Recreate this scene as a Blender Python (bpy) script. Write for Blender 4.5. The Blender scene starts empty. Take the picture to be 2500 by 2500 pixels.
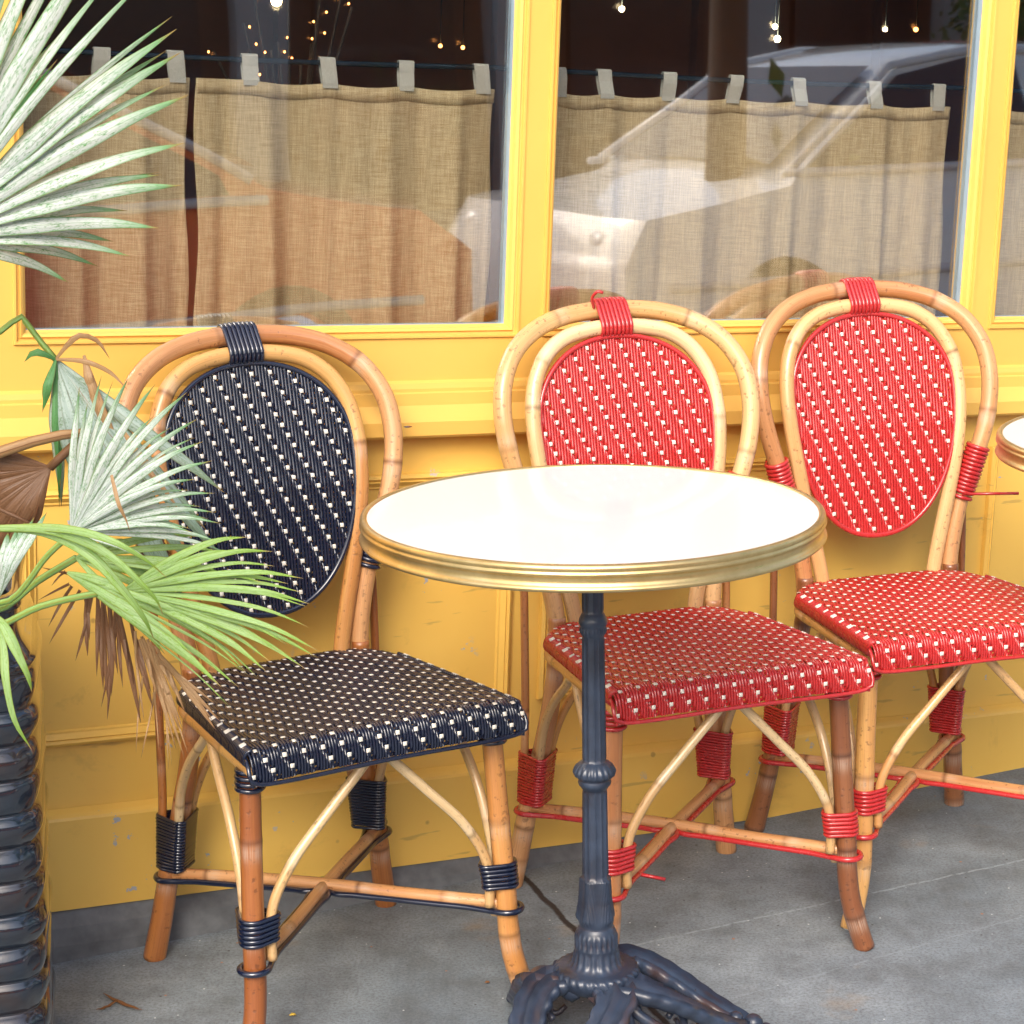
import bpy, math, random
import numpy as np
from mathutils import Vector, Matrix
R = math.radians
rng = random.Random(7)
scene = bpy.context.scene
COL = scene.collection

# ------------------------------------------------------------------ camera
CH, PITCH, ROLL, FPX = 1.3173, 0.2204, -0.0189, 5034.4
cam_d = bpy.data.cameras.new('camera'); cam = bpy.data.objects.new('camera', cam_d); COL.objects.link(cam)
cam_d.sensor_width = 36; cam_d.lens = FPX/2500*36; cam_d.clip_start = .05; cam_d.clip_end = 400
_cp, _sp, _cr, _sr = math.cos(PITCH), math.sin(PITCH), math.cos(ROLL), math.sin(ROLL)
X_, DN = Vector((1, 0, 0)), Vector((0, -_sp, -_cp))
FW = Vector((0, _cp, -_sp))
RT = X_*_cr - DN*_sr; DD = X_*_sr + DN*_cr
m = Matrix.Identity(4)
for i in range(3):
    m[i][0] = RT[i]; m[i][1] = -DD[i]; m[i][2] = -FW[i]
m[2][3] = CH
cam.matrix_world = m
scene.camera = cam
scene.render.resolution_x = scene.render.resolution_y = 1024

def at(px, py, Y):
    """world point that stands at distance Y along the street-normal axis, from survey coordinates"""
    u2, v2 = (px-1250)/FPX, (py-1250)/FPX
    d = RT*u2 + DD*v2 + FW
    return Vector((0, 0, CH)) + d*(Y/d.y)
def on_floor(px, py, z=0):
    u2, v2 = (px-1250)/FPX, (py-1250)/FPX
    d = RT*u2 + DD*v2 + FW
    return Vector((0, 0, CH)) + d*((z-CH)/d.z)

# ------------------------------------------------------------------ sky, sun, exposure
SUN_EL, SUN_AZ = R(38), R(190)       # azimuth measured from +Y towards +X
w = bpy.data.worlds.new('World'); scene.world = w; w.use_nodes = True
nt = w.node_tree; bg = nt.nodes['Background']
sky = nt.nodes.new('ShaderNodeTexSky'); sky.sky_type = 'NISHITA'; sky.sun_disc = False
sky.sun_elevation = SUN_EL; sky.sun_rotation = SUN_AZ
sky.air_density = 1.0; sky.dust_density = 4.0; sky.ozone_density = 1.0
nt.links.new(sky.outputs[0], bg.inputs[0]); bg.inputs[1].default_value = .15
sd = bpy.data.lights.new('sun', 'SUN'); sd.energy = 1.0; sd.angle = R(26); sd.color = (1, .965, .9)
sun = bpy.data.objects.new('sun', sd); COL.objects.link(sun)
sdir = Vector((math.sin(SUN_AZ)*math.cos(SUN_EL), math.cos(SUN_AZ)*math.cos(SUN_EL), math.sin(SUN_EL)))
sun.rotation_euler = sdir.to_track_quat('Z', 'Y').to_euler()
scene.view_settings.view_transform = 'Standard'; scene.view_settings.look = 'None'
scene.view_settings.gamma = 1; scene.view_settings.exposure = 1.02
scene.render.engine = 'CYCLES'
scene.cycles.max_bounces = 8; scene.cycles.transparent_max_bounces = 12

# ------------------------------------------------------------------ materials
MATS = {}
class NB:
    def __init__(s, name):
        s.m = bpy.data.materials.new(name); s.m.use_nodes = True; s.t = s.m.node_tree
        s.b = s.t.nodes['Principled BSDF']; MATS[name] = s.m
    def n(s, typ, **kw):
        x = s.t.nodes.new('ShaderNode'+typ)
        for k, v in kw.items():
            if k in x.inputs.keys() if isinstance(k, str) else False: x.inputs[k].default_value = v
            else: setattr(x, k, v)
        return x
    def l(s, a, b): s.t.links.new(a, b)
    def coord(s, kind='Object'): return s.n('TexCoord').outputs[kind]
    def mapped(s, vec, scale, loc=(0, 0, 0), rot=(0, 0, 0)):
        x = s.n('Mapping'); x.inputs['Scale'].default_value = scale; x.inputs['Location'].default_value = loc
        x.inputs['Rotation'].default_value = rot; s.l(vec, x.inputs['Vector']); return x.outputs[0]
    def noise(s, vec, sc=5, det=4, rough=.55, dist=0):
        x = s.n('TexNoise'); x.inputs['Scale'].default_value = sc; x.inputs['Detail'].default_value = det
        x.inputs['Roughness'].default_value = rough; x.inputs['Distortion'].default_value = dist
        s.l(vec, x.inputs['Vector']); return x.outputs['Fac']
    def vor(s, vec, sc=5):
        x = s.n('TexVoronoi'); x.inputs['Scale'].default_value = sc; s.l(vec, x.inputs['Vector']); return x
    def ramp(s, fac, stops):
        x = s.n('ValToRGB'); e = x.color_ramp.elements
        while len(e) < len(stops): e.new(.5)
        for i, (p, c) in enumerate(stops):
            e[i].position = p; e[i].color = (c, c, c, 1) if not hasattr(c, '__len__') else (*c, 1)
        s.l(fac, x.inputs[0]); return x.outputs[0]
    def math(s, op, a, b=None, clamp=False):
        x = s.n('Math'); x.operation = op; x.use_clamp = clamp
        for i, v in enumerate((a, b)):
            if v is None: continue
            if isinstance(v, (int, float)): x.inputs[i].default_value = v
            else: s.l(v, x.inputs[i])
        return x.outputs[0]
    def mix(s, fac, a, b, mode='MIX'):
        x = s.n('Mix'); x.data_type = 'RGBA'; x.blend_type = mode
        for k, v in ((0, fac), (6, a), (7, b)):
            if isinstance(v, (int, float)): x.inputs[k].default_value = v
            elif isinstance(v, tuple): x.inputs[k].default_value = (*v, 1)
            else: s.l(v, x.inputs[k])
        return x.outputs[2]
    def bump(s, h, strength=.3, dist=.002):
        x = s.n('Bump'); x.inputs['Strength'].default_value = strength; x.inputs['Distance'].default_value = dist
        s.l(h, x.inputs['Height']); s.l(x.outputs[0], s.b.inputs['Normal']); return x
    def base(s, c):
        if isinstance(c, tuple): s.b.inputs['Base Color'].default_value = (*c, 1)
        else: s.l(c, s.b.inputs['Base Color'])
    def set(s, **kw):
        for k, v in kw.items():
            i = s.b.inputs[k.replace('_', ' ')]
            if isinstance(v, (int, float, tuple)): i.default_value = v
            else: s.l(v, i)
    def attr(s, name, out='Vector'):
        x = s.n('Attribute'); x.attribute_name = name; return x.outputs[out]

def bamboo(name, light, dark, rough=.36):
    b = NB(name)
    tc = b.attr('tc'); nd = b.attr('nd')
    sep = b.n('SeparateXYZ'); b.l(nd, sep.inputs[0])
    rnd = b.n('ObjectInfo').outputs['Random']
    tcx = b.n('VectorMath'); tcx.operation = 'ADD'; b.l(tc, tcx.inputs[0])
    cmb = b.n('CombineXYZ'); b.l(b.math('MULTIPLY', rnd, 9.), cmb.inputs[2]); b.l(cmb.outputs[0], tcx.inputs[1])
    v = tcx.outputs[0]
    big = b.noise(b.mapped(v, (.9, .9, 3.2)), 1, 3)
    streak = b.noise(b.mapped(v, (9, 9, 5)), 1, 5, .72)
    fine = b.noise(b.mapped(v, (26, 26, 14)), 1, 3, .7)
    f = b.math('ADD', b.math('MULTIPLY', big, .75), b.math('MULTIPLY', streak, .45))
    f = b.math('ADD', f, b.math('MULTIPLY', b.math('SUBTRACT', sep.outputs[2], .5), .42))
    f = b.ramp(f, [(.42, 0.), (.80, 1.)])
    col = b.mix(f, light, dark)
    col = b.mix(b.math('MULTIPLY', b.ramp(fine, [(.45, 0.), (.68, 1.)]), .42), col, tuple(c*.5 for c in dark))
    # transverse hairline cracks
    crk = b.noise(b.mapped(v, (1.6, 1.6, 150)), 1, 2, .5)
    msk = b.noise(b.mapped(v, (1.2, 1.2, 9)), 1, 2)
    crack = b.math('MULTIPLY', b.ramp(crk, [(.60, 0.), (.66, 1.)]), b.ramp(msk, [(.44, 0.), (.56, 1.)]))
    col = b.mix(b.math('MULTIPLY', crack, .55), col, tuple(c*.3 for c in dark))
    # worn greyish patch next to a node, dark line at the node
    wear = b.math('MULTIPLY', sep.outputs[1], b.ramp(streak, [(.40, 0.), (.58, 1.)]))
    col = b.mix(b.math('MULTIPLY', wear, .42), col, (.60, .50, .40))
    col = b.mix(b.math('MULTIPLY', sep.outputs[0], .8), col, tuple(c*.35 for c in dark))
    spk = b.vor(b.mapped(v, (5, 5, 60)), 1).outputs['Distance']
    col = b.mix(b.math('MULTIPLY', b.ramp(spk, [(.06, 1.), (.11, 0.)]), .5), col, (.10, .045, .02))
    b.base(col)
    rg = b.math('ADD', b.math('MULTIPLY', streak, .22), rough-.11)
    b.set(Roughness=rg, Specular_IOR_Level=.5, Coat_Weight=.6, Coat_Roughness=.14)
    b.bump(b.math('SUBTRACT', b.math('MULTIPLY', fine, .35), b.math('ADD', crack, sep.outputs[0])), .35, .0009)
    return b.m
bamboo('cane_pale', (.76, .49, .22), (.58, .29, .10))
bamboo('cane_cream', (.80, .60, .33), (.60, .36, .15))
bamboo('cane_golden', (.72, .40, .13), (.52, .22, .06))
bamboo('cane_tan', (.66, .35, .15), (.44, .17, .055))
bamboo('cane_orange', (.48, .18, .045), (.28, .085, .022))
bamboo('cane_brown', (.34, .135, .05), (.21, .07, .025))

def cord(name, col, dark, rough=.22, coat=.5):
    b = NB(name)
    o = b.coord('Object')
    n1 = b.noise(o, 14, 3); n2 = b.noise(o, 45, 2)
    b.base(b.mix(n1, col, dark))
    b.set(Roughness=b.math('ADD', b.math('MULTIPLY', n2, .16), rough-.08), Coat_Weight=coat, Coat_Roughness=.16, Specular_IOR_Level=.6)
    return b.m
cord('cord_navy', (.008, .013, .036), (.005, .008, .022), .22, .8)
cord('cord_red', (.52, .028, .028), (.42, .018, .018), .27, .55)
cord('cord_white', (.84, .80, .71), (.76, .70, .58), .35, .2)

def paint(name, col, chips=False):
    b = NB(name); o = b.coord('Object')
    n1 = b.noise(o, 2.2, 5); n2 = b.noise(b.mapped(o, (4, 4, 60)), 1, 4, .6); n3 = b.noise(o, 160, 3)
    c = b.mix(b.ramp(n1, [(.35, 0.), (.7, 1.)]), col, tuple(x*k for x, k in zip(col, (.93, .88, .80))))
    # rubbed dirt and stains with a shape of their own
    d = b.math('MULTIPLY', b.ramp(b.noise(o, 7, 6, .7, .6), [(.60, 0.), (.74, 1.)]), .30 if chips else .10)
    c = b.mix(d, c, (.26, .15, .04))
    s = b.vor(o, 9).outputs['Distance']
    c = b.mix(b.math('MULTIPLY', b.ramp(s, [(.03, 1.), (.05, 0.)]), .5), c, (.22, .12, .05))
    if chips:
        nn = b.noise(o, 26, 4, .7)
        big = b.noise(o, 4.5, 2)
        ch = b.math('MULTIPLY', b.ramp(nn, [(.655, 0.), (.67, 1.)]), b.ramp(big, [(.47, 0.), (.54, 1.)]))
        c = b.mix(ch, c, (.42, .44, .47))
        scr = b.noise(b.mapped(o, (9, 9, 60), rot=(.5, .2, .3)), 1, 3, .5)
        c = b.mix(b.math('MULTIPLY', b.ramp(scr, [(.68, 0.), (.72, 1.)]), .35), c, (.20, .13, .06))
    b.base(c)
    b.set(Roughness=b.math('ADD', b.math('MULTIPLY', n1, .2), .28), Specular_IOR_Level=.5)
    b.bump(b.math('ADD', b.math('MULTIPLY', n2, .6), b.math('MULTIPLY', n3, .4)), .16, .0012)
    return b.m
paint('yellow_paint', (.81, .49, .11))
paint('yellow_paint_worn', (.88, .56, .12), True)

def build_floor_mat():
    b = NB('concrete'); o = b.coord('Object')
    n1 = b.noise(o, 2.1, 6, .6, .4); n2 = b.noise(o, 11, 6, .65); n3 = b.noise(o, 210, 5, .75)
    brush = b.noise(b.mapped(o, (70, 9, 1), rot=(0, 0, R(38))), 1, 4, .6)
    c = b.mix(b.ramp(n1, [(.32, 0.), (.68, 1.)]), (.175, .215, .248), (.320, .362, .390))
    c = b.mix(b.math('MULTIPLY', b.ramp(n2, [(.35, 1.), (.60, 0.)]), .55), c, (.085, .088, .088))
    c = b.mix(b.math('MULTIPLY', b.ramp(brush, [(.40, 0.), (.70, 1.)]), .16), c, (.29, .34, .385))
    c = b.mix(b.math('MULTIPLY', b.ramp(n3, [(.36, 1.), (.56, 0.)]), .6), c, (.08, .088, .10))
    rust = b.noise(o, 5.3, 4, .6)
    c = b.mix(b.math('MULTIPLY', b.ramp(rust, [(.63, 0.), (.76, 1.)]), .45), c, (.33, .21, .09))
    for sc, col, th in ((31, (.72, .75, .75), .035), (24, (.05, .035, .025), .035), (17, (.40, .16, .05), .03)):
        d = b.vor(b.mapped(o, (1, 1, 0), loc=(sc*.13, sc*.07, 0)), sc).outputs['Distance']
        c = b.mix(b.math('MULTIPLY', b.ramp(d, [(th, 1.), (th*1.6, 0.)]), .8), c, col)
    sep = b.n('SeparateXYZ'); b.l(o, sep.inputs[0])
    wob = b.math('MULTIPLY', b.math('SUBTRACT', b.noise(o, 22, 3), .5), .012)
    rag = b.noise(o, 90, 3)
    bmp = b.math('MULTIPLY', n3, .5)
    def line(p, q, wd, col, k, cutx=None):
        nonlocal c, bmp
        (x0, y0), (x1, y1) = p, q; L = math.hypot(x1-x0, y1-y0); nx, ny = -(y1-y0)/L, (x1-x0)/L
        dd = b.math('ADD', b.math('ADD', b.math('MULTIPLY', sep.outputs[0], nx), b.math('MULTIPLY', sep.outputs[1], ny)), -(nx*x0+ny*y0))
        dd = b.math('ABSOLUTE', b.math('ADD', dd, wob))
        mk = b.ramp(b.math('DIVIDE', dd, wd), [(.5, 1.), (1., 0.)])
        mk = b.math('MULTIPLY', mk, b.ramp(rag, [(.36, 0.), (.52, 1.)]) if k < .9 else 1.)
        if cutx is not None:
            mk = b.math('MULTIPLY', mk, b.math('GREATER_THAN', sep.outputs[0], cutx))
        mk = b.math('MULTIPLY', mk, k)
        c = b.mix(mk, c, col)
        if k >= .9: bmp = b.math('SUBTRACT', bmp, b.math('MULTIPLY', mk, 3.))
    line((.0, 3.176), (.095, 2.915), .007, (.035, .025, .022), .95)           # control joint
    line((.157, 2.877), (.839, 3.19), .003, (.40, .46, .50), .45, .13)        # chalky scratch
    line((.30, 2.70), (.72, 2.93), .0022, (.36, .42, .46), .28, .3)
    b.base(c); b.set(Roughness=.72, Specular_IOR_Level=.35)
    b.bump(b.math('ADD', bmp, b.math('MULTIPLY', n2, .6)), .35, .003)
build_floor_mat()

def simple(name, col, rough=.5, metal=0., var=.15, sc=20, bump=.1, **kw):
    b = NB(name); o = b.coord('Object'); n1 = b.noise(o, sc, 4)
    b.base(b.mix(n1, col, tuple(x*(1-var*2) for x in col))); b.set(Roughness=rough, Metallic=metal, **kw)
    if bump: b.bump(n1, bump, .002)
    return b.m
simple('plinth', (.22, .23, .24), .85, var=.36, sc=34, bump=.6)
simple('aluminium', (.42, .55, .66), .35, .4, .05)
simple('rod_metal', (.05, .07, .09), .22, .8)
simple('linen', (.60, .57, .50), .9, sc=300)
simple('asphalt', (.15, .15, .155), .9, sc=60)
simple('kerb_stone', (.30, .30, .29), .85)
simple('marble', (.86, .875, .88), .16, var=.015, sc=4, bump=0, Coat_Weight=.5)
simple('rubber', (.62, .64, .66), .5)
simple('dark_wood', (.30, .10, .035), .4, sc=12)
simple('room_floor', (.05, .03, .02), .4)
simple('facade_brown', (.10, .055, .035), .8)
simple('facade_stone', (.46, .44, .40), .8)
simple('trunk_bark', (.09, .06, .04), .9, sc=40, bump=.6)
simple('soil', (.03, .02, .014), .95, sc=60, bump=.8)
simple('car_red', (.72, .10, .07), .22, var=.03, Coat_Weight=1.)
simple('car_silver', (.84, .86, .88), .22, var=.03, Coat_Weight=1.)
simple('car_green', (.20, .36, .10), .25, var=.03, Coat_Weight=1.)
simple('car_glass', (.02, .025, .03), .05, var=.02, bump=0)
simple('chrome', (.85, .87, .9), .08, 1., .02, bump=0)
simple('tyre', (.02, .02, .022), .8)
simple('lens_trim_white', (.85, .88, .92), .1, bump=0)
simple('street_leaf', (.08, .16, .025), .5, sc=9)
simple('yellow_petal', (.75, .52, .08), .6)
simple('dead_leaf', (.22, .09, .03), .7, sc=60)

def iron():
    b = NB('cast_iron'); o = b.coord('Object')
    n1 = b.noise(o, 22, 4); n2 = b.noise(o, 150, 4, .6)
    geo = b.n('NewGeometry'); pt = b.ramp(geo.outputs['Pointiness'], [(.50, 0.), (.60, 1.)])
    c = b.mix(b.ramp(n1, [(.35, 0.), (.65, 1.)]), (.034, .050, .085), (.012, .018, .034))
    c = b.mix(b.math('MULTIPLY', pt, b.math('MULTIPLY', b.ramp(n1, [(.4, 0.), (.65, 1.)]), .5)), c, (.13, .06, .035))
    b.base(c); b.set(Roughness=b.math('ADD', b.math('MULTIPLY', n1, .25), .27), Specular_IOR_Level=.6, Coat_Weight=.2, Coat_Roughness=.25)
    b.bump(n2, .25, .0012)
iron()
def brass():
    b = NB('brass'); o = b.coord('Object')
    n1 = b.noise(o, 14, 5, .65); n2 = b.noise(b.mapped(o, (60, 60, 300)), 1, 4, .7)
    c = b.mix(b.ramp(n1, [(.4, 0.), (.7, 1.)]), (.72, .54, .25), (.52, .37, .15))
    c = b.mix(b.math('MULTIPLY', b.ramp(n2, [(.60, 0.), (.72, 1.)]), .5), c, (.32, .36, .10))
    b.base(c); b.set(Metallic=.85, Roughness=b.math('ADD', b.math('MULTIPLY', n1, .25), .20)); b.bump(n2, .1, .0006)
brass()
def ceramic():
    b = NB('glazed_black'); o = b.coord('Object'); n = b.noise(o, 14, 4, .6, .4); n2 = b.noise(o, 40, 3)
    c = b.mix(b.ramp(n, [(.45, 0.), (.75, 1.)]), (.010, .016, .026), (.030, .018, .014))
    b.base(c); b.set(Roughness=b.math('ADD', b.math('MULTIPLY', n2, .12), .08), Coat_Weight=1., Coat_Roughness=.05); b.bump(n, .3, .004)
ceramic()
def burlap():
    b = NB('burlap'); o = b.coord('Object')
    a = b.noise(b.mapped(o, (620, 620, 22)), 1, 2, .6); c2 = b.noise(b.mapped(o, (30, 30, 760)), 1, 2, .6)
    n = b.noise(o, 5, 3)
    th = b.math('MULTIPLY', b.math('ADD', a, c2), .5)
    col = b.mix(b.ramp(th, [(.38, 0.), (.62, 1.)]), (.46, .33, .17), (.82, .66, .42))
    col = b.mix(b.math('MULTIPLY', n, .35), col, (.58, .41, .21))
    b.base(col); b.set(Roughness=.95, Specular_IOR_Level=.1)
    b.bump(th, .5, .0015)
    tr = b.n('BsdfTranslucent'); b.l(col, tr.inputs[0]); mx = b.n('MixShader'); mx.inputs[0].default_value = .18
    out = b.t.nodes['Material Output']; b.l(b.b.outputs[0], mx.inputs[1]); b.l(tr.outputs[0], mx.inputs[2]); b.l(mx.outputs[0], out.inputs[0])
burlap()
def pane():
    b = NB('window_glass'); t = b.t
    geo = b.n('NewGeometry'); dt = b.n('VectorMath'); dt.operation = 'DOT_PRODUCT'
    b.l(geo.outputs['Normal'], dt.inputs[0]); b.l(geo.outputs['Incoming'], dt.inputs[1])
    c1 = b.math('SUBTRACT', 1., b.math('ABSOLUTE', dt.outputs['Value']))
    fr = b.n('Math'); fr.operation = 'ADD'; fr.inputs[1].default_value = .20
    b.l(b.math('MULTIPLY', b.math('POWER', c1, 5.), .94), fr.inputs[0])
    g = b.n('BsdfGlossy'); g.inputs['Roughness'].default_value = .018; g.inputs[0].default_value = (1, 1, 1, 1)
    tr = b.n('BsdfTransparent'); tr.inputs[0].default_value = (.97, .985, .98, 1)
    wv = b.noise(b.coord('Object'), 1.6, 1)
    bp = b.n('Bump'); bp.inputs['Strength'].default_value = .5; bp.inputs['Distance'].default_value = .004
    b.l(wv, bp.inputs['Height']); b.l(bp.outputs[0], g.inputs['Normal'])
    mx = b.n('MixShader'); b.l(fr.outputs[0], mx.inputs[0]); b.l(tr.outputs[0], mx.inputs[1]); b.l(g.outputs[0], mx.inputs[2])
    b.l(mx.outputs[0], t.nodes['Material Output'].inputs[0])
pane()
def frond(name, green, wax, waxamt, tip, brown=.12):
    b = NB(name); tc = b.attr('tc')      # x across -1..1, y along 0..1, z random per leaflet
    sep = b.n('SeparateXYZ'); b.l(tc, sep.inputs[0])
    o = b.coord('Object')
    n1 = b.noise(b.mapped(tc, (1.6, 16, 40)), 1, 4, .7); n2 = b.noise(b.mapped(tc, (3, 1.2, 9)), 2, 4, .7); n3 = b.noise(b.mapped(tc, (7, 60, 40)), 1, 3, .7)
    ax = b.math('ABSOLUTE', sep.outputs[0])
    wm = b.math('MULTIPLY', b.ramp(b.math('ADD', b.math('MULTIPLY', n1, .5), b.math('MULTIPLY', n3, .5)), [(.36, 0.), (.50, 1.)]),
                b.ramp(sep.outputs[1], [(.72, 1.), (.97, 0.)]))
    wm = b.math('MULTIPLY', wm, b.ramp(ax, [(.72, 1.), (.95, .15)]))
    c = b.mix(b.math('MULTIPLY', wm, waxamt), b.mix(n2, green, tuple(x*.6 for x in green)), wax)
    c = b.mix(b.math('MULTIPLY', b.ramp(n2, [(.60, 0.), (.68, 1.)]), brown*3), c, (.20, .09, .05))
    c = b.mix(b.math('MULTIPLY', b.ramp(ax, [(.90, 0.), (.99, 1.)]), .45), c, (.28, .10, .04))
    c = b.mix(b.ramp(sep.outputs[1], [(.93, 0.), (.985, 1.)]), c, tip)
    c = b.mix(b.math('MULTIPLY', b.ramp(ax, [(.0, 1.), (.12, 0.)]), .5), c, tuple(x*.5 for x in green))
    b.base(c); b.set(Roughness=.42, Specular_IOR_Level=.4)
    b.bump(b.math('ADD', n3, b.math('MULTIPLY', b.math('SINE', b.math('MULTIPLY', sep.outputs[0], 22.)), .4)), .3, .0008)
    tr = b.n('BsdfTranslucent'); b.l(c, tr.inputs[0]); mx = b.n('MixShader'); mx.inputs[0].default_value = .22
    b.l(b.b.outputs[0], mx.inputs[1]); b.l(tr.outputs[0], mx.inputs[2]); b.l(mx.outputs[0], b.t.nodes['Material Output'].inputs[0])
frond('frond_silver', (.12, .36, .10), (.62, .68, .66), .95, (.30, .20, .06))
frond('frond_green', (.25, .45, .04), (.46, .63, .40), .42, (.36, .24, .08))
frond('frond_grey', (.15, .26, .13), (.38, .47, .44), .8, (.25, .16, .06), .25)
frond('frond_deep', (.06, .24, .05), (.2, .4, .2), .3, (.36, .20, .06))
frond('frond_dead', (.15, .065, .025), (.24, .13, .07), .5, (.10, .04, .02), .1)
frond('frond_straw', (.40, .22, .09), (.50, .34, .18), .5, (.18, .08, .03), .2)
def emit(name, col, k):
    b = NB(name); b.base(col); b.set(Emission_Color=(*col, 1), Emission_Strength=k)
emit('bulb_warm', (1, .72, .38), 45.); emit('bulb_amber', (1, .35, .08), 7.)

# ------------------------------------------------------------------ object helpers
def tag(o, label=None, cat=None, group=None, kind=None):
    if label: o['label'] = label
    if cat: o['category'] = cat
    if group: o['group'] = group
    if kind: o['kind'] = kind
    return o
def thing(name, loc=(0, 0, 0), rz=0., label=None, cat=None, group=None):
    o = bpy.data.objects.new(name, None); COL.objects.link(o); o.location = loc; o.rotation_euler = (0, 0, rz)
    o.empty_display_size = .1
    return tag(o, label, cat, group)
class MB:
    def __init__(s): s.v = []; s.f = []; s.mi = []; s.tc = []; s.nd = []
    def vert(s, p, tc=(0, 0, 0), nd=(0, 0, 0)):
        s.v.append((p[0], p[1], p[2])); s.tc.append(tc); s.nd.append(nd); return len(s.v)-1
    def face(s, idx, mi=0): s.f.append(tuple(idx)); s.mi.append(mi)
    def build(s, name, mats, parent=None, smooth=True, mat_world=None, sharp=None):
        me = bpy.data.meshes.new(name); me.from_pydata(s.v, [], s.f)
        if isinstance(mats, str): mats = [mats]
        for q in mats: me.materials.append(MATS[q])
        me.polygons.foreach_set('material_index', s.mi)
        me.polygons.foreach_set('use_smooth', [smooth]*len(s.f))
        a = me.attributes.new('tc', 'FLOAT_VECTOR', 'POINT'); a.data.foreach_set('vector', np.array(s.tc, dtype=np.float32).ravel())
        a = me.attributes.new('nd', 'FLOAT_VECTOR', 'POINT'); a.data.foreach_set('vector', np.array(s.nd, dtype=np.float32).ravel())
        if smooth and sharp: me.set_sharp_from_angle(angle=R(sharp))
        me.update(); o = bpy.data.objects.new(name, me); COL.objects.link(o)
        if parent is not None: o.parent = parent
        if mat_world is not None: o.matrix_world = mat_world
        return o
    def box(s, x0, x1, y0, y1, z0, z1, mi=0):
        i = [s.vert((x, y, z)) for x in (x0, x1) for y in (y0, y1) for z in (z0, z1)]
        for q in ((0, 1, 3, 2), (4, 6, 7, 5), (0, 4, 5, 1), (2, 3, 7, 6), (0, 2, 6, 4), (1, 5, 7, 3)): s.face([i[k] for k in q], mi)
    def prism_u(s, prof, u0, u1, mi=0, cap=True):
        """profile of (y,z) run along x"""
        a = [s.vert((u0, y, z)) for y, z in prof]; b = [s.vert((u1, y, z)) for y, z in prof]
        for k in range(len(prof)-1): s.face((a[k], b[k], b[k+1], a[k+1]), mi)
        if cap and len(prof) > 2: s.face(a, mi); s.face(b[::-1], mi)
    def frame(s, u0, u1, z0, z1, prof, mi=0):
        """mitred moulding: prof = list of (inset, y) from outer edge inwards"""
        rings = []
        for ins, y in prof:
            rings.append([s.vert(p) for p in ((u0+ins, y, z0+ins), (u1-ins, y, z0+ins), (u1-ins, y, z1-ins), (u0+ins, y, z1-ins))])
        for a, b in zip(rings, rings[1:]):
            for k in range(4): s.face((a[k], a[(k+1) % 4], b[(k+1) % 4], b[k]), mi)
    def tube(s, pts, r, seg=12, closed=False, nodes=(), mi=0, cap=True, flat=None, v0=0.):
        pts = [Vector(p) for p in pts]; n = len(pts)
        T = []
        for i in range(n):
            a = pts[(i-1) % n] if (closed or i > 0) else pts[i]; b = pts[(i+1) % n] if (closed or i < n-1) else pts[i]
            T.append((b-a).normalized())
        up = Vector((0, 0, 1)) if abs(T[0].z) < .9 else Vector((0, -1, 0))
        N = (up - T[0]*up.dot(T[0])).normalized(); Ns = [N]
        for i in range(1, n):
            N = (N - T[i]*N.dot(T[i])).normalized(); Ns.append(N)
        if closed:   # undo twist
            Ne = (Ns[-1] - T[0]*Ns[-1].dot(T[0])).normalized(); ang = math.atan2(Ne.cross(Ns[0]).dot(T[0]), Ne.dot(Ns[0]))
            for i in range(n): Ns[i] = Matrix.Rotation(ang*i/n, 3, T[i]) @ Ns[i]
        nodes = [q for k, q in enumerate(sorted(nodes)) if k == 0 or q-sorted(nodes)[k-1] > .05]
        L = v0; rows = []
        for i in range(n):
            if i: L += (pts[i]-pts[i-1]).length
            rr = r(L-v0) if callable(r) else (r[i] if hasattr(r, '__len__') else r)
            nd0 = nd1 = 0.
            for q in nodes:
                d = L-q-v0
                rr *= 1+.05*math.exp(-(d/.007)**2)-.03*math.exp(-((d-.001)/.0022)**2)
                nd0 = max(nd0, math.exp(-(d/.0028)**2)); nd1 = max(nd1, math.exp(-((d-.012)/.011)**2))
            kk = sum(1 for q in nodes if L-v0 > q); iv = (math.sin(kk*12.9898+len(pts)*.37+len(nodes))*43758.5453) % 1
            B = T[i].cross(Ns[i]); row = []
            for k in range(seg):
                ph = 2*math.pi*k/seg; c, q = math.cos(ph), math.sin(ph)
                fx = flat if flat else (1, 1)
                row.append(s.vert(pts[i] + Ns[i]*(rr*c*fx[0]) + B*(rr*q*fx[1]), (c, q, L), (nd0, nd1, iv)))
            rows.append(row)
        m_ = n if closed else n-1
        for i in range(m_):
            a, b = rows[i], rows[(i+1) % n]
            for k in range(seg): s.face((a[k], a[(k+1) % seg], b[(k+1) % seg], b[k]), mi)
        if cap and not closed:
            s.face(rows[0][::-1], mi); s.face(rows[-1], mi)
    def lathe(s, prof, seg=64, mod=None, mi=0, c=(0, 0), cap=True):
        rows = []
        for r, z in prof:
            row = []
            for k in range(seg):
                ph = 2*math.pi*k/seg; rr = r if mod is None else mod(r, z, ph)
                row.append(s.vert((c[0]+rr*math.cos(ph), c[1]+rr*math.sin(ph), z)))
            rows.append(row)
        for a, b in zip(rows, rows[1:]):
            for k in range(seg): s.face((a[k], a[(k+1) % seg], b[(k+1) % seg], b[k]), mi)
        if cap:
            if prof[0][0] > 1e-4: s.face(rows[0][::-1], mi)
            if prof[-1][0] > 1e-4: s.face(rows[-1], mi)

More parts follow.
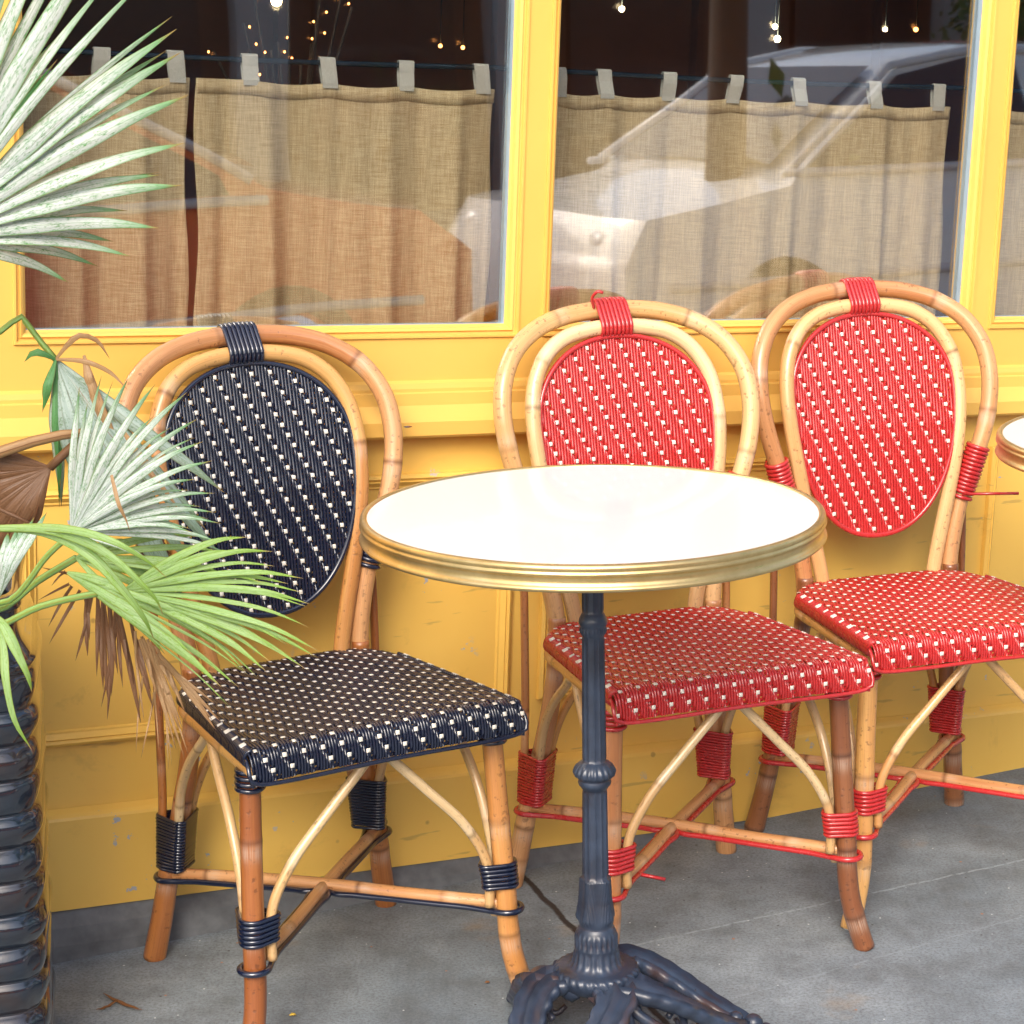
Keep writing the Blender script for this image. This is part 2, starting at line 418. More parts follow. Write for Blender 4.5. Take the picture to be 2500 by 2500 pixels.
def spline(pts, step=.006, closed=False):
    P = [Vector(p) for p in pts]; n = len(P); out = []
    rngk = range(n if closed else n-1)
    for i in rngk:
        p0 = P[(i-1) % n] if (closed or i > 0) else P[0]*2-P[1]; p1 = P[i]; p2 = P[(i+1) % n]
        p3 = P[(i+2) % n] if (closed or i < n-2) else P[-1]*2-P[-2]
        # centripetal catmull-rom
        t0 = 0; t1 = t0+max((p1-p0).length, 1e-6)**.5; t2 = t1+max((p2-p1).length, 1e-6)**.5; t3 = t2+max((p3-p2).length, 1e-6)**.5
        k = max(1, int((p2-p1).length/step+.5))
        for j in range(k):
            t = t1+(t2-t1)*j/k
            A1 = p0*((t1-t)/(t1-t0))+p1*((t-t0)/(t1-t0)); A2 = p1*((t2-t)/(t2-t1))+p2*((t-t1)/(t2-t1)); A3 = p2*((t3-t)/(t3-t2))+p3*((t-t2)/(t3-t2))
            B1 = A1*((t2-t)/(t2-t0))+A2*((t-t0)/(t2-t0)); B2 = A2*((t3-t)/(t3-t1))+A3*((t-t1)/(t3-t1))
            out.append(B1*((t2-t)/(t2-t1))+B2*((t-t1)/(t2-t1)))
    if not closed: out.append(P[-1])
    return out
def length(pts): return sum((b-a).length for a, b in zip(pts, pts[1:]))
def hull(p):
    p = sorted(set(p)); lo = []; up = []
    def cr(o, a, b): return (a[0]-o[0])*(b[1]-o[1])-(a[1]-o[1])*(b[0]-o[0])
    for q in p:
        while len(lo) > 1 and cr(lo[-2], lo[-1], q) <= 0: lo.pop()
        lo.append(q)
    for q in reversed(p):
        while len(up) > 1 and cr(up[-2], up[-1], q) <= 0: up.pop()
        up.append(q)
    return lo[:-1]+up[:-1]
def wraps(mb, n, cr, place, circles, mi=0, seg=7):
    """n cord loops; circles(t)->[(a,b,r)], place(t,a,b)->Vector, t in 0..1"""
    for i in range(n):
        t = i/(n-1) if n > 1 else .5; pp = []
        j = rng.uniform(-.0003, .0003)
        for a, b, r in circles(t):
            for k in range(20):
                ph = 2*math.pi*k/20; pp.append((round(a+(r+cr*.75+j)*math.cos(ph), 6), round(b+(r+cr*.75+j)*math.sin(ph), 6)))
        h = hull(pp); tw = rng.uniform(-.0005, .0005)
        mb.tube([place(t, a, b)+Vector((0, 0, tw*math.sin(q))) for q, (a, b) in enumerate(h)], cr, seg, closed=True, mi=mi)
def rnodes(L, a=.1, b=.3, start=None):
    out = []; x = rng.uniform(.03, b) if start is None else start
    while x < L: out.append(x); x += rng.uniform(a, b)
    return out

# ------------------------------------------------------------------ the shopfront (local frame: x along wall, y into wall, z up)
WA, WD, WT = .4294, 3.2149, -.0586
WM = Matrix(((math.cos(WA)*math.cos(WT), -math.sin(WA), -math.cos(WA)*math.sin(WT), 0),
             (math.sin(WA)*math.cos(WT), math.cos(WA), -math.sin(WA)*math.sin(WT), WD),
             (math.sin(WT), 0, math.cos(WT), 0), (0, 0, 0, 1)))
def W2(u, y, z): return WM @ Vector((u, y, z))
UL, UR, ZT = -2.6, 3.6, 3.1
wins = [(-.802, -.055), (.024, .820), (.895, 1.70)]
GZ0, GZ1 = .897, 2.35
shop = thing('shopfront', label='yellow painted wooden cafe front with tall windows above a ledge and moulded panels', cat='shopfront')
shop.matrix_world = WM
def child(mb, name, mats, parent=shop, smooth=False, sharp=None):
    return mb.build(name, mats, parent, smooth, sharp=sharp)
mb = MB()          # window wall above the ledge, built as stiles and rails round the openings
BW = .016
def rect(mb, u0, u1, z0, z1, y=0., mi=0):
    mb.face([mb.vert((u0, y, z0)), mb.vert((u1, y, z0)), mb.vert((u1, y, z1)), mb.vert((u0, y, z1))], mi)
edges = [UL]
for a, b in wins: edges += [a-BW, b+BW]
edges.append(UR)
for i in range(0, len(edges), 2): mb.box(edges[i], edges[i+1], 0, .06, .80, ZT)
for a, b in wins:
    mb.box(a-BW, b+BW, 0, .06, .80, GZ0-BW); mb.box(a-BW, b+BW, 0, .06, GZ1+BW, ZT)
child(mb, 'upper_wall', 'yellow_paint')
mb = MB()
mb.prism_u([(0, .812), (-.006, .808), (-.009, .800), (-.009, .795), (-.013, .793), (-.014, .775), (-.030, .757), (-.034, .752), (-.034, .731), (-.030, .727), (.01, .727), (.03, .727), (.03, .80), (.0, .812)], UL, UR)
child(mb, 'ledge', 'yellow_paint')
mb = MB(); PY = .006
mb.box(UL, UR, PY, .08, -.15, .727)
panels = [(-1.72, -.905), (-.815, -.030), (.023, .850), (.905, 1.73)]
for a, b in panels:
    mb.frame(a, b, .279, .666, [(0, PY-.0005), (.001, PY-.009), (.006, PY-.013), (.010, PY-.009), (.012, PY-.011), (.019, PY-.004), (.022, PY-.004), (.024, PY-.0004)])
child(mb, 'lower_wall', 'yellow_paint_worn', smooth=True, sharp=40)
mb = MB()
mb.prism_u([(PY-.0008, .181), (-.008, .176), (-.014, .172), (-.016, .168), (-.016, .028), (PY-.0008, .028)], UL, UR)
child(mb, 'baseboard', 'yellow_paint_worn')
mb = MB(); mb.prism_u([(.004, .0275), (-.012, .0275), (-.030, .006), (-.036, -.02), (-.040, -.16), (.004, -.16)], UL, UR); child(mb, 'plinth', 'plinth')
for i, (a, b) in enumerate(wins):
    mb = MB()
    mb.frame(a-BW, b+BW, GZ0-BW, GZ1+BW, [(-.004, -.0004), (-.003, -.004), (0, -.004), (.002, .002), (.005, .003), (.007, -.001), (.011, .002), (.013, .010), (BW, .012), (BW, .020)])
    mb.frame(a-.0005, b+.0005, GZ0-.0005, GZ1+.0005, [(0, .0125), (.0006, .0125), (.0006, .034)], mi=1)
    wo = mb.build('window', ['yellow_paint', 'aluminium'], shop, True, sharp=35)
    g = MB(); g.box(a+.001, b-.001, .0225, .0275, GZ0+.001, GZ1-.001); g.build('glass', 'window_glass', wo, False)
# small screw eye on the ledge
mb = MB(); mb.lathe([(.0, .0), (.008, .0), (.007, .0025), (.0, .003)], 16); o = mb.build('screw_cover', 'chrome', shop, True)
o.location = (-.232, -.031, .747); o.rotation_euler = (R(70), 0, 0); o.scale = (1.3, .5, 1)

# curtains on rods behind the panes
def curtain(u0, u1, tabs, label, folds, zb=.80):
    y0 = .13; base = W2((u0+u1)/2, y0, 1.25)
    t = thing('cafe_curtain', label=label, cat='curtain', group='burlap cafe curtains')
    t.matrix_world = WM @ Matrix.Translation(((u0+u1)/2, y0, 1.257))
    uc = (u0+u1)/2; mb = MB(); nu = int((u1-u0)/.006); nz = 40
    ph = rng.uniform(0, 6)
    def yoff(u, q):
        y = .006*math.sin(u*58+ph)*(.4+.6*q)+.004*math.sin(u*131+ph*2)*q
        for k, fu in enumerate(folds):
            d = (u-fu-.010*q*math.sin(k*2.1))
            y += (-.016 if k % 2 else .012)*(.35+.65*q)*math.exp(-(d/.016)**2)*(1 if d < 0 else 1)
            y += .009*math.tanh(d/.007)*(.3+.7*q)*(1 if k % 2 else -1)
        return y
    def top(u):
        ts = sorted(tabs); lo = max([x for x in ts if x <= u], default=ts[0]); hi = min([x for x in ts if x >= u], default=ts[-1])
        if hi == lo: return 0
        return -.005*math.sin(math.pi*(u-lo)/(hi-lo))
    rows = []
    for j in range(nz+1):
        q = j/nz; row = []
        for i in range(nu+1):
            u = u0+(u1-u0)*i/nu; z = 1.257+top(u)*(1-q)-q*(1.257-zb)
            edge = (.004*math.sin(q*9+ph) if i in (0, nu) else 0)
            row.append(mb.vert((u-uc+edge, yoff(u, q), z-1.257)))
        rows.append(row)
    for j in range(nz):
        for i in range(nu): mb.face((rows[j][i], rows[j+1][i], rows[j+1][i+1], rows[j][i+1]))
    co = mb.build('panel', 'burlap', t, True)
    sm = co.modifiers.new('thick', 'SOLIDIFY'); sm.thickness = .0016
    mb = MB()          # stitched hem below the top edge
    r0 = [mb.vert((u0-uc+(u1-u0)*i/nu, yoff(u0+(u1-u0)*i/nu, 0.03)-.0014, top(u0+(u1-u0)*i/nu)-.0005)) for i in range(nu+1)]
    r1 = [mb.vert((u0-uc+(u1-u0)*i/nu, yoff(u0+(u1-u0)*i/nu, 0.06)-.0015, top(u0+(u1-u0)*i/nu)-.022)) for i in range(nu+1)]
    for i in range(nu): mb.face((r0[i], r1[i], r1[i+1], r0[i+1]))
    ho = mb.build('hem', 'burlap', t, True); sm = ho.modifiers.new('thick', 'SOLIDIFY'); sm.thickness = .0005
    for x in tabs:
        mb = MB(); wd = .0125; lean = rng.uniform(-.004, .004)
        pr = []
        yf = yoff(x, 0)-.003
        for k in range(13):
            a = math.pi*k/12; pr.append((-.0050*math.cos(a), .034+.0050*math.sin(a)))
        path = [(yf-.001, -.008), (yf-.002, .0), (-.0051, .02)]+pr+[(.0051, .02), (yf+.006, -.004)]
        A = [mb.vert((x-uc-wd+lean*(z/.03), y, z)) for y, z in path]; B = [mb.vert((x-uc+wd+lean*(z/.03), y, z)) for y, z in path]
        for k in range(len(path)-1): mb.face((A[k], B[k], B[k+1], A[k+1]))
        to = mb.build('tab', 'linen', t, False); sm = to.modifiers.new('thick', 'SOLIDIFY'); sm.thickness = .0012
    return t
curtain(-.86, -.533, [-.80, -.664, -.549], 'burlap cafe curtain behind the palm fronds in the left window', [-.78, -.70, -.651, -.60])
curtain(-.520, -.030, [-.437, -.310, -.184, -.052], 'burlap cafe curtain hanging behind the glass above the black chair', [-.47, -.407, -.286, -.21, -.156, -.09])
curtain(.070, .855, [.085, .167, .286, .411, .540, .694, .827], 'wide burlap cafe curtain hanging behind the glass above the two red chairs', [.12, .185, .301, .36, .436, .542, .62, .719, .79])
curtain(.945, 1.70, [.96, 1.09, 1.21, 1.34, 1.47, 1.60], 'burlap cafe curtain in the window cut off by the right edge', [1.0, 1.1, 1.2, 1.3, 1.4, 1.5, 1.6])
for a, b, lb in ((-.90, .0, 'thin dark curtain rod crossing the left window'), (.01, .90, 'thin dark curtain rod crossing the middle window'), (.91, 1.75, 'thin dark curtain rod crossing the window at the right edge')):
    mb = MB(); pts = [(u, .13, 1.291-.0045*math.sin(math.pi*(u-a)/(b-a))) for u in np.linspace(a, b, 24)]
    mb.tube(pts, .0042, 12); o = mb.build('curtain_rod', 'rod_metal', None, True); o.matrix_world = WM
    tag(o, lb, 'curtain rod', 'curtain rods')

# room behind the glass
mb = MB(); mb.box(UL, UR, .065, 3.0, -.16, -.12); o = mb.build('room_floor', 'room_floor', None, False); o.matrix_world = WM; tag(o, kind='structure')
mb = MB(); mb.box(UL, UR, 3.0, 3.1, -.12, 3.1); mb.box(UL-.1, UL, .065, 3.0, -.12, 3.1); mb.box(UR, UR+.1, .065, 3.0, -.12, 3.1)
mb.box(UL, UR, .065, 3.0, 3.1, 3.2)
for k in range(9): mb.box(UL+.35+k*.7, UL+.40+k*.7, 2.95, 2.997, -.12, 3.1)
o = mb.build('room_wall', 'dark_wood', None, False); o.matrix_world = WM; tag(o, kind='structure')
# pale door casings and a lit shelf seen dimly at the back of the room
def bulb(u, y, z, r, mat, label):
    r *= .6; mb = MB(); n = 8
    mb.lathe([(r*math.sin(math.pi*k/n)+(1e-5), -r*math.cos(math.pi*k/n)) for k in range(n+1)], 12, cap=False)
    t = thing('pendant_bulb', label=label, cat='light bulb', group='lit bulbs in the dark room'); t.matrix_world = WM @ Matrix.Translation((u, y, z))
    mb.build('bulb', mat, t, True)
    mb = MB(); mb.tube([(0, 0, r*.9), (0, 0, 3.05-z)], .0014, 6); mb.build('cable', 'rod_metal', t, True)
for px, py, y, r, mt, lb in ((675, 2, 1.5, .020, 'bulb_warm', 'warm lit bulb at the top of the left window'),
        (1518, 22, 1.5, .011, 'bulb_warm', 'small lit bulb near the top left of the middle window'),
        (1892, 65, 2.0, .012, 'bulb_warm', 'lit bulb high in the middle window, upper one of a close pair'),
        (1898, 95, 2.0, .015, 'bulb_warm', 'lit bulb in the middle window, lower one of a close pair'),
        (2161, 72, 2.0, .010, 'bulb_warm', 'faint lit bulb right of the pair in the middle window'),
        (2236, 72, 2.3, .012, 'bulb_amber', 'amber lit bulb at the right of the middle window'),
        (1075, 112, 2.2, .009, 'bulb_amber', 'small amber bulb at the right of the left window, left of two'),
        (1130, 116, 2.2, .009, 'bulb_amber', 'small amber bulb at the right of the left window, right of two')):
    # survey ray met with the plane y inside the room
    u2, v2 = (px-1250)/FPX, (py-1250)/FPX; d = RT*u2+DD*v2+FW; Wi = WM.inverted(); o3 = Wi @ Vector((0, 0, CH)); d3 = Wi.to_3x3() @ d
    q = o3+d3*((y-o3.y)/d3.y); bulb(q.x, y, q.z, r, mt, lb)
# twig with fairy lights standing in the room
u2, v2 = (720-1250)/FPX, (110-1250)/FPX; d = RT*u2+DD*v2+FW; Wi = WM.inverted(); o3 = Wi @ Vector((0, 0, CH)); d3 = Wi.to_3x3() @ d; q = o3+d3*((1.0-o3.y)/d3.y)
t = thing('twig_light', label='branching twig hung with tiny amber fairy lights inside the left window', cat='fairy lights'); t.matrix_world = WM @ Matrix.Translation((q.x, 1.0, 0))
mb = MB(); lb_ = MB(); r2 = random.Random(3)
for k in range(13):
    a = r2.uniform(-1, 1); zt = 1.25+r2.uniform(.05, .30); p = spline([(0, 0, -.1), (a*.01, .01, .6), (a*.06, .02*r2.uniform(-1, 1), 1.1), (a*.16, .04*r2.uniform(-1, 1), zt)], .05)
    mb.tube(p, .003, 6)
    for j in range(5):
        pt = p[-1-j*1]+Vector((r2.uniform(-.02, .02), 0, r2.uniform(-.02, .02)))
        if j % 2 == 0:
            lb_ = MB(); lb_.tube([pt+Vector((0, 0, -.0025)), pt, pt+Vector((0, 0, .0025))], [.001, .0025, .001], 6); lb_.build('fairy_light', 'bulb_amber', t, True)
mb.build('twig', 'trunk_bark', t, True)

# ------------------------------------------------------------------ ground
def quad(name, pts, mat, z):
    mb = MB(); mb.face([mb.vert((*p, z)) for p in pts]); o = mb.build(name, mat, None, False); return tag(o, kind='structure')
def wl(u, off): # plan position: u along wall, off metres out from it
    return (math.cos(WA)*u+math.sin(WA)*off, WD+math.sin(WA)*u-math.cos(WA)*off)
quad('ground', [(-150, -150), (150, -150), (150, 150), (-150, 150)], 'asphalt', -.20)
mb = MB()
a, b, c, d = wl(-25, 3.75), wl(30, 3.75), wl(30, -.05), wl(-25, -.05)
top = [mb.vert((*p, 0)) for p in (a, b, c, d)]; bot = [mb.vert((*p, -.18)) for p in (a, b, c, d)]
mb.face(top); [mb.face((bot[k], bot[(k+1) % 4], top[(k+1) % 4], top[k])) for k in range(4)]
tag(mb.build('sidewalk', 'concrete', None, False), kind='structure')
mb = MB(); a, b, c, d = wl(-25, 3.92), wl(30, 3.92), wl(30, 3.755), wl(-25, 3.755)
top = [mb.vert((*p, .004)) for p in (a, b, c, d)]; bot = [mb.vert((*p, -.18)) for p in (a, b, c, d)]
mb.face(top); [mb.face((bot[k], bot[(k+1) % 4], top[(k+1) % 4], top[k])) for k in range(4)]
tag(mb.build('kerb', 'kerb_stone', None, False), kind='structure')
quad('road', [wl(-60, 13.5), wl(60, 13.5), wl(60, 3.93), wl(-60, 3.93)], 'asphalt', -.15)

# ------------------------------------------------------------------ bistro chair
PITCHX, ROW = .00425, .0158
def weave(mb, strands, surf, period, row, shift=2., dots=None, dot=(.0029, .0031), d=.00185, px=PITCHX):
    """strands: (index, x, s0, s1); surf(x,s)->(P, N, Xdir)"""
    hw = px*.5
    sec = ((-hw*1.0, -d*.45), (-hw*.76, d*.45), (-hw*.30, d), (hw*.30, d), (hw*.76, d*.45), (hw*1.0, -d*.45))
    for (i, x, s0, s1) in strands:
        n = max(2, int((s1-s0)/.0026)); rows = []
        jx = rng.uniform(-.00018, .00018)
        ph = rng.uniform(0, 6)
        for k in range(n+1):
            s = s0+(s1-s0)*k/n
            # distance to nearest dive of this strand: dive where s = row*(i+period*m)/2
            q = (s/row*shift-i)/period; q = (q-round(q))*period*row/shift
            dip = math.exp(-(abs(q)/.0068)**2.6)
            P, N, X = surf(x, s)
            lift = -dip*d*1.9 + .0010*(1-dip)*math.cos(q*math.pi/(period*row/shift))**2 + .0003*math.sin(s*40+ph)
            x_sh = jx+.0006*math.tanh(q/.004)*math.exp(-(q/.016)**2)
            rows.append([mb.vert(P+X*(a+x_sh)+N*(b+lift)) for a, b in sec])
        for a, b in zip(rows, rows[1:]):
            for k in range(5): mb.face((a[k], a[k+1], b[k+1], b[k]))
    # light weft bites showing over the strands
    for (x, s) in dots:
                P, N, X = surf(x, s); P2, _, _ = surf(x, s+.001); Y = (P2-P).normalized()
                a_, b_ = dot; jj = rng.uniform(.90, 1.10); g = []
                P = P+Y*rng.uniform(-.0004, .0004)+X*(rng.uniform(-.0003, .0003))
                for ya, yb in ((-1, .2), (-.78, .9), (0, 1.05), (.78, .9), (1, .2)):
                    g.append([mb.vert(P+X*(xa*a_*jj)+Y*(ya*b_)+N*(d*.55+.0010*yb*xb)) for xa, xb in ((-1, -.4), (-.82, .9), (0, 1.05), (.82, .9), (1, -.4))], )
                for r0, r1 in zip(g, g[1:]):
                    for k in range(4): mb.face((r0[k], r0[k+1], r1[k+1], r1[k]), 1)

def smooth_interp(tbl, x):
    xs = [t[0] for t in tbl]; ys = [t[1] for t in tbl]
    return float(np.interp(x, xs, ys))

def make_chair(label, pos, yaw, C, mats, extras=None, adj=None):
    """C cord material; mats: dict of cane materials"""
    t = thing('rattan_chair', (pos[0], pos[1], 0), yaw, label, 'chair', 'rattan bistro chairs')
    V = Vector
    # ---- legs
    fl = [(.176, .063, .432), (.180, .060, .36), (.1845, .055, .26), (.1885, .049, .17), (.190, .047, .12), (.194, .044, .08), (.203, .039, .04), (.2145, .034, .0)]
    rl = [(.1330, .389, .46), (.1335, .392, .40), (.1395, .403, .32), (.1490, .418, .245), (.160, .429, .18), (.170, .434, .137), (.180, .445, .07), (.192, .4575, 0)]
    for s, key in ((-1, 'fl'), (1, 'fr')):
        p = spline([(s*x, y, z) for x, y, z in fl]); L = length(p)
        mb = MB(); mb.tube(p, lambda l, L=L: .0142+.0012*(l/L), 16, nodes=rnodes(L, .11, .2, rng.uniform(.1, .2))+[L-.055], v0=rng.uniform(0, 3))
        o = mb.build('leg', mats[key], t)
        g = MB(); g.lathe([(.0001, .0005), (.0105, .0005), (.0105, .004), (.0, .004)], 16, c=(s*.2148, .0338), cap=False); g.build('foot_glide', 'rubber', o, True)
    for s, key in ((-1, 'rl'), (1, 'rr')):
        p = spline([(s*x, y, z) for x, y, z in rl]); L = length(p)
        mb = MB(); mb.tube(p, lambda l, L=L: .0138+.0035*(l/L)**2, 16, nodes=rnodes(L, .12, .22, .08)+[L-.11], v0=rng.uniform(0, 3)); mb.build('leg', mats[key], t)
    # ---- outer and inner hoops
    def yb(x, z):     # reclining, slightly cupped back
        return smooth_interp([(.40, .386), (.46, .391), (.517, .397), (.60, .408), (.70, .425), (.79, .446), (.86, .463), (.93, .479)], z)
    oh = [(.1328, .40), (.1335, .46), (.1430, .52), (.1600, .585), (.1815, .650), (.1995, .710), (.2075, .770), (.2010, .822), (.1760, .866), (.1340, .896), (.0850, .9115), (.040, .9170), (0, .9182)]
    def ohy(x, z): return yb(x, z)+.004+(.012 if z > .6 else .012*max(0, (z-.46)/.14))-1.10*x*x*min(1, max(0, (z-.45)/.2)) - .0*x
    oh3 = [(x, ohy(x, z) if z > .44 else .391, z) for x, z in oh]
    path = [(-x, y, z) for x, y, z in oh3]+[(x, y, z) for x, y, z in oh3[-2::-1]]
    p = spline(path); L = length(p); mb = MB(); mb.tube(p, .0142, 16, nodes=[.36+rng.uniform(-.05, .05), .62+rng.uniform(-.06, .06), L*.62+rng.uniform(-.05, .05), L*.77+rng.uniform(-.03, .03)], v0=rng.uniform(0, 3))
    mb.build('outer_hoop', mats['outer'], t); OH = oh3
    ih = [(.098, .41), (.1035, .46), (.1150, .515), (.1300, .580), (.1430, .645), (.1525, .710), (.1545, .765), (.1460, .817), (.1230, .857), (.0900, .8805), (.0450, .8915), (0, .8938)]
    ih3 = [(x, (yb(x, z)+.000-.75*x*x*min(1, max(0, (z-.45)/.2))) if z > .44 else .388, z) for x, z in ih]
    path = [(-x, y, z) for x, y, z in ih3]+[(x, y, z) for x, y, z in ih3[-2::-1]]
    p = spline(path); L = length(p); mb = MB(); mb.tube(p, .0122, 16, nodes=[.42+rng.uniform(-.1, .05), L*.36+rng.uniform(-.03, .03), L*.68+rng.uniform(-.04, .06)], v0=rng.uniform(0, 3))
    mb.build('inner_hoop', mats['inner'], t)
    # ---- woven oval back
    zt, zm, zb_, aw = .8800, .752, .519, .1455
    def hwid(z):
        q = (z-zm)/(zt-zm) if z > zm else (zm-z)/(zm-zb_)
        e = 2.15 if z > zm else 2.2; return aw*max(0, 1-abs(q)**e)**(1/e)
    def bs(x, s):
        z = zt-s; y = yb(x, z)-.004-.75*x*x*min(1, max(0, (z-.45)/.2))
        dy = (yb(x, z+.01)-yb(x, z-.01))/.02
        N = V((-1.5*x, -1, dy)).normalized(); X = V((1, -1.5*x, 0)).normalized()
        return V((x, y, z)), N, X
    strands = []
    pb = .00480
    for i in range(-31, 32):
        x = i*pb
        if abs(x) > aw-.002: continue
        q = x/aw; up = zm+(zt-zm)*(1-abs(q)**2.15)**(1/2.15); lo = zm-(zm-zb_)*(1-abs(q)**2.2)**(1/2.2)
        if up-lo > .02: strands.append((i, x, zt-up, zt-lo))
    dl = []
    for m_ in range(1, 24):
        for k in range(-14, 8):
            x = (1.5*m_+6*k)*pb; s_ = m_*.0152
            if abs(x) < hwid(zt-s_)-.004 and s_ < zt-zb_-.004: dl.append((x, s_))
    mb = MB(); weave(mb, strands, bs, 6, .0152, 1.5, dl, px=pb)
    for k in range(1, int((zt-zb_)/.0076)):
        s = k*.0076; h_ = hwid(zt-s)
        if h_ < .01: continue
        n = 14; A = []; B = []
        for j in range(n+1):
            x = -h_+2*h_*j/n; P, N, X = bs(x, s); A.append(mb.vert(P-N*.0022+V((0, 0, .0027)))); B.append(mb.vert(P-N*.0022-V((0, 0, .0027))))
        for j in range(n): mb.face((A[j], B[j], B[j+1], A[j+1]))
    bo = mb.build('backrest', [C, 'cord_white'], t)
    ol = []
    for k in range(96):
        a = 2*math.pi*k/96; c_, s_ = math.cos(a), math.sin(a); e = 2/2.15 if s_ > 0 else 2/2.2
        x = aw*math.copysign(abs(c_)**(e), c_); z = zm+(zt-zm)*abs(s_)**e if s_ > 0 else zm-(zm-zb_)*abs(s_)**e
        P, N, X = bs(x, zt-z); ol.append(P+N*.001)
    mb = MB(); mb.tube(ol, .0042, 8, closed=True); mb.build('edge_cord', C, bo)
    # ---- woven seat
    FY, ZF, ZB2, YB = .006, .4610, .4500, .402
    def hwy(y): return smooth_interp([(0, .1968), (.02, .1966), (.40, .1660)], y)
    def crown(f, y): return -.007*abs(f)**7-.0035*(1-f*f)*math.sin(math.pi*min(1, max(0, y/.4)))
    def back_y(f):
        r = .075; h_ = .168; x = abs(f)*h_
        return YB if x < h_-r else YB-r+math.sqrt(max(0, r*r-(x-(h_-r))**2))
    def prof(f):
        yb_ = max(back_y(f), .2)
        return [V((0, FY-.001, .4165)), V((0, FY-.003, .430)), V((0, FY-.001, .446)), V((0, FY+.004, .456)), V((0, FY+.014, ZF-.0003)), V((0, FY+.03, ZF)), V((0, .2, .4560)), V((0, yb_-.02, ZB2+.0010)), V((0, yb_-.006, ZB2-.003)), V((0, yb_-.001, ZB2-.010)), V((0, yb_-.004, ZB2-.020))]
    cache = {}
    def seat_path(f):
        if f not in cache:
            p = spline(prof(f), .004); L = [0]
            for a, b in zip(p, p[1:]): L.append(L[-1]+(b-a).length)
            cache[f] = (np.array(L), np.array([[q.y, q.z] for q in p]))
        return cache[f]
    def ss(f, s):
        L, A = seat_path(f); y = float(np.interp(s, L, A[:, 0])); z = float(np.interp(s, L, A[:, 1]))
        y1 = float(np.interp(s+.002, L, A[:, 0])); z1 = float(np.interp(s+.002, L, A[:, 1])); y0 = float(np.interp(s-.002, L, A[:, 0])); z0 = float(np.interp(s-.002, L, A[:, 1]))
        T = V((0, y1-y0, z1-z0)).normalized(); N = V((0, -T.z, T.y))
        if abs(f) > .9: N = (N+V((math.copysign((abs(f)-.9)*6, f), 0, 0))).normalized()
        x = f*hwy(y)
        return V((x, y, z+crown(f, y))), N, V((1, 0, 0))
    strands = []; nst = 44
    for i in range(-nst, nst+1):
        f = i/nst*.992; strands.append((-i, f, .001, seat_path(f)[0][-1]-.001))
    dl = []
    for m_ in range(0, 40):
        for k in range(-20, 30):
            i_ = -2*m_+6*k; f = i_/nst*.992; s_ = m_*.0160
            if abs(i_) <= nst and .004 < s_ < seat_path(f)[0][-1]-.012: dl.append((f, s_))
    mb = MB(); weave(mb, strands, ss, 6, .0160, 2., dl, px=.0043, dot=(.0030, .0029))
    # wefts under the strands
    k = 0; Lc = seat_path(0.)[0][-1]
    while k*.008 < Lc:
        s = k*.008; A = []; B = []
        for j in range(25):
            f = -.99+1.98*j/24
            if s > seat_path(f)[0][-1]: continue
            P, N, X = ss(f, s); P2 = ss(f, s+.0056)[0]; A.append(mb.vert(P-N*.0021)); B.append(mb.vert(P2-N*.0021))
        for j in range(len(A)-1): mb.face((A[j], B[j], B[j+1], A[j+1]))
        k += 1
    # wrapped side edges: short cords folding over the side rail
    for sg in (-1, 1):
        y = .016
        while y < .33:
            f = 1.0; h_ = hwy(y)
            z0 = smooth_interp([(0, ZF), (.2, .456), (.4, ZB2)], y)-.0065
            pp = [V((sg*(h_-.006), y, z0+.0035)), V((sg*(h_+.001), y+.002, z0)), V((sg*(h_+.0028), y+.006, z0-.008)), V((sg*(h_+.001), y+.010, z0-.017)), V((sg*(h_-.006), y+.012, z0-.022))]
            white = int(y/.0085) % 4 == 0
            mb.tube(spline(pp, .004), .0030 if not white else .0027, 6, mi=0); 
            if white:
                mb.tube(spline([q+V((sg*.0008, 0, .0012)) for q in pp[:2]], .003), .0026, 6, mi=1)
            y += .0052
    so = mb.build('seat', [C, 'cord_white'], t)
    mb = MB()
    trim = [V((-.1985, .020, .447)), V((-.2005, .006, .436)), V((-.1990, .001, .420)), V((-.188, .0015, .4150)), V((0, .002, .4145)), V((.188, .0015, .4150)), V((.1990, .001, .420)), V((.2005, .006, .436)), V((.1985, .020, .447))]
    mb.tube(spline(trim, .01), .0030, 8); mb.build('edge_cord', C, so)
    # ---- seat rails
    for sg in (-1, 1):
        p = spline([(sg*.183, .035, .422), (sg*.180, .12, .420), (sg*.172, .25, .418), (sg*.160, .35, .417), (sg*.120, .385, .417)])
        mb = MB(); mb.tube(p, .0098, 12, nodes=[.09+rng.uniform(0, .05), .26]); mb.build('seat_rail', mats['rail'], t)
    mb = MB(); mb.tube(spline([(-.17, .036, .424), (0, .034, .424), (.17, .036, .424)]), .009, 10); mb.build('seat_rail', mats['rail'], t)
    mb = MB(); mb.tube(spline([(-.13, .386, .4185), (0, .392, .4185), (.13, .386, .4185)]), .009, 10); mb.build('seat_rail', mats['rail'], t)
    # ---- arched braces
    arch = {
        'front': [(.1635, .050, .152), (.1640, .050, .190), (.1585, .052, .226), (.128, .053, .280), (.075, .053, .338), (.022, .052, .394), (.006, .052, .412)],
        'sidef': [(.186, .077, .125), (.187, .079, .19), (.1855, .093, .255), (.183, .130, .325), (.178, .185, .385), (.173, .215, .414)],
        'sider': [(.163, .412, .158), (.161, .402, .225), (.164, .375, .285), (.168, .320, .345), (.170, .262, .390), (.171, .232, .414)],
        'back': [(.139, .436, .158), (.132, .432, .225), (.112, .426, .290), (.072, .415, .352), (.020, .400, .405), (.006, .398, .414)]}
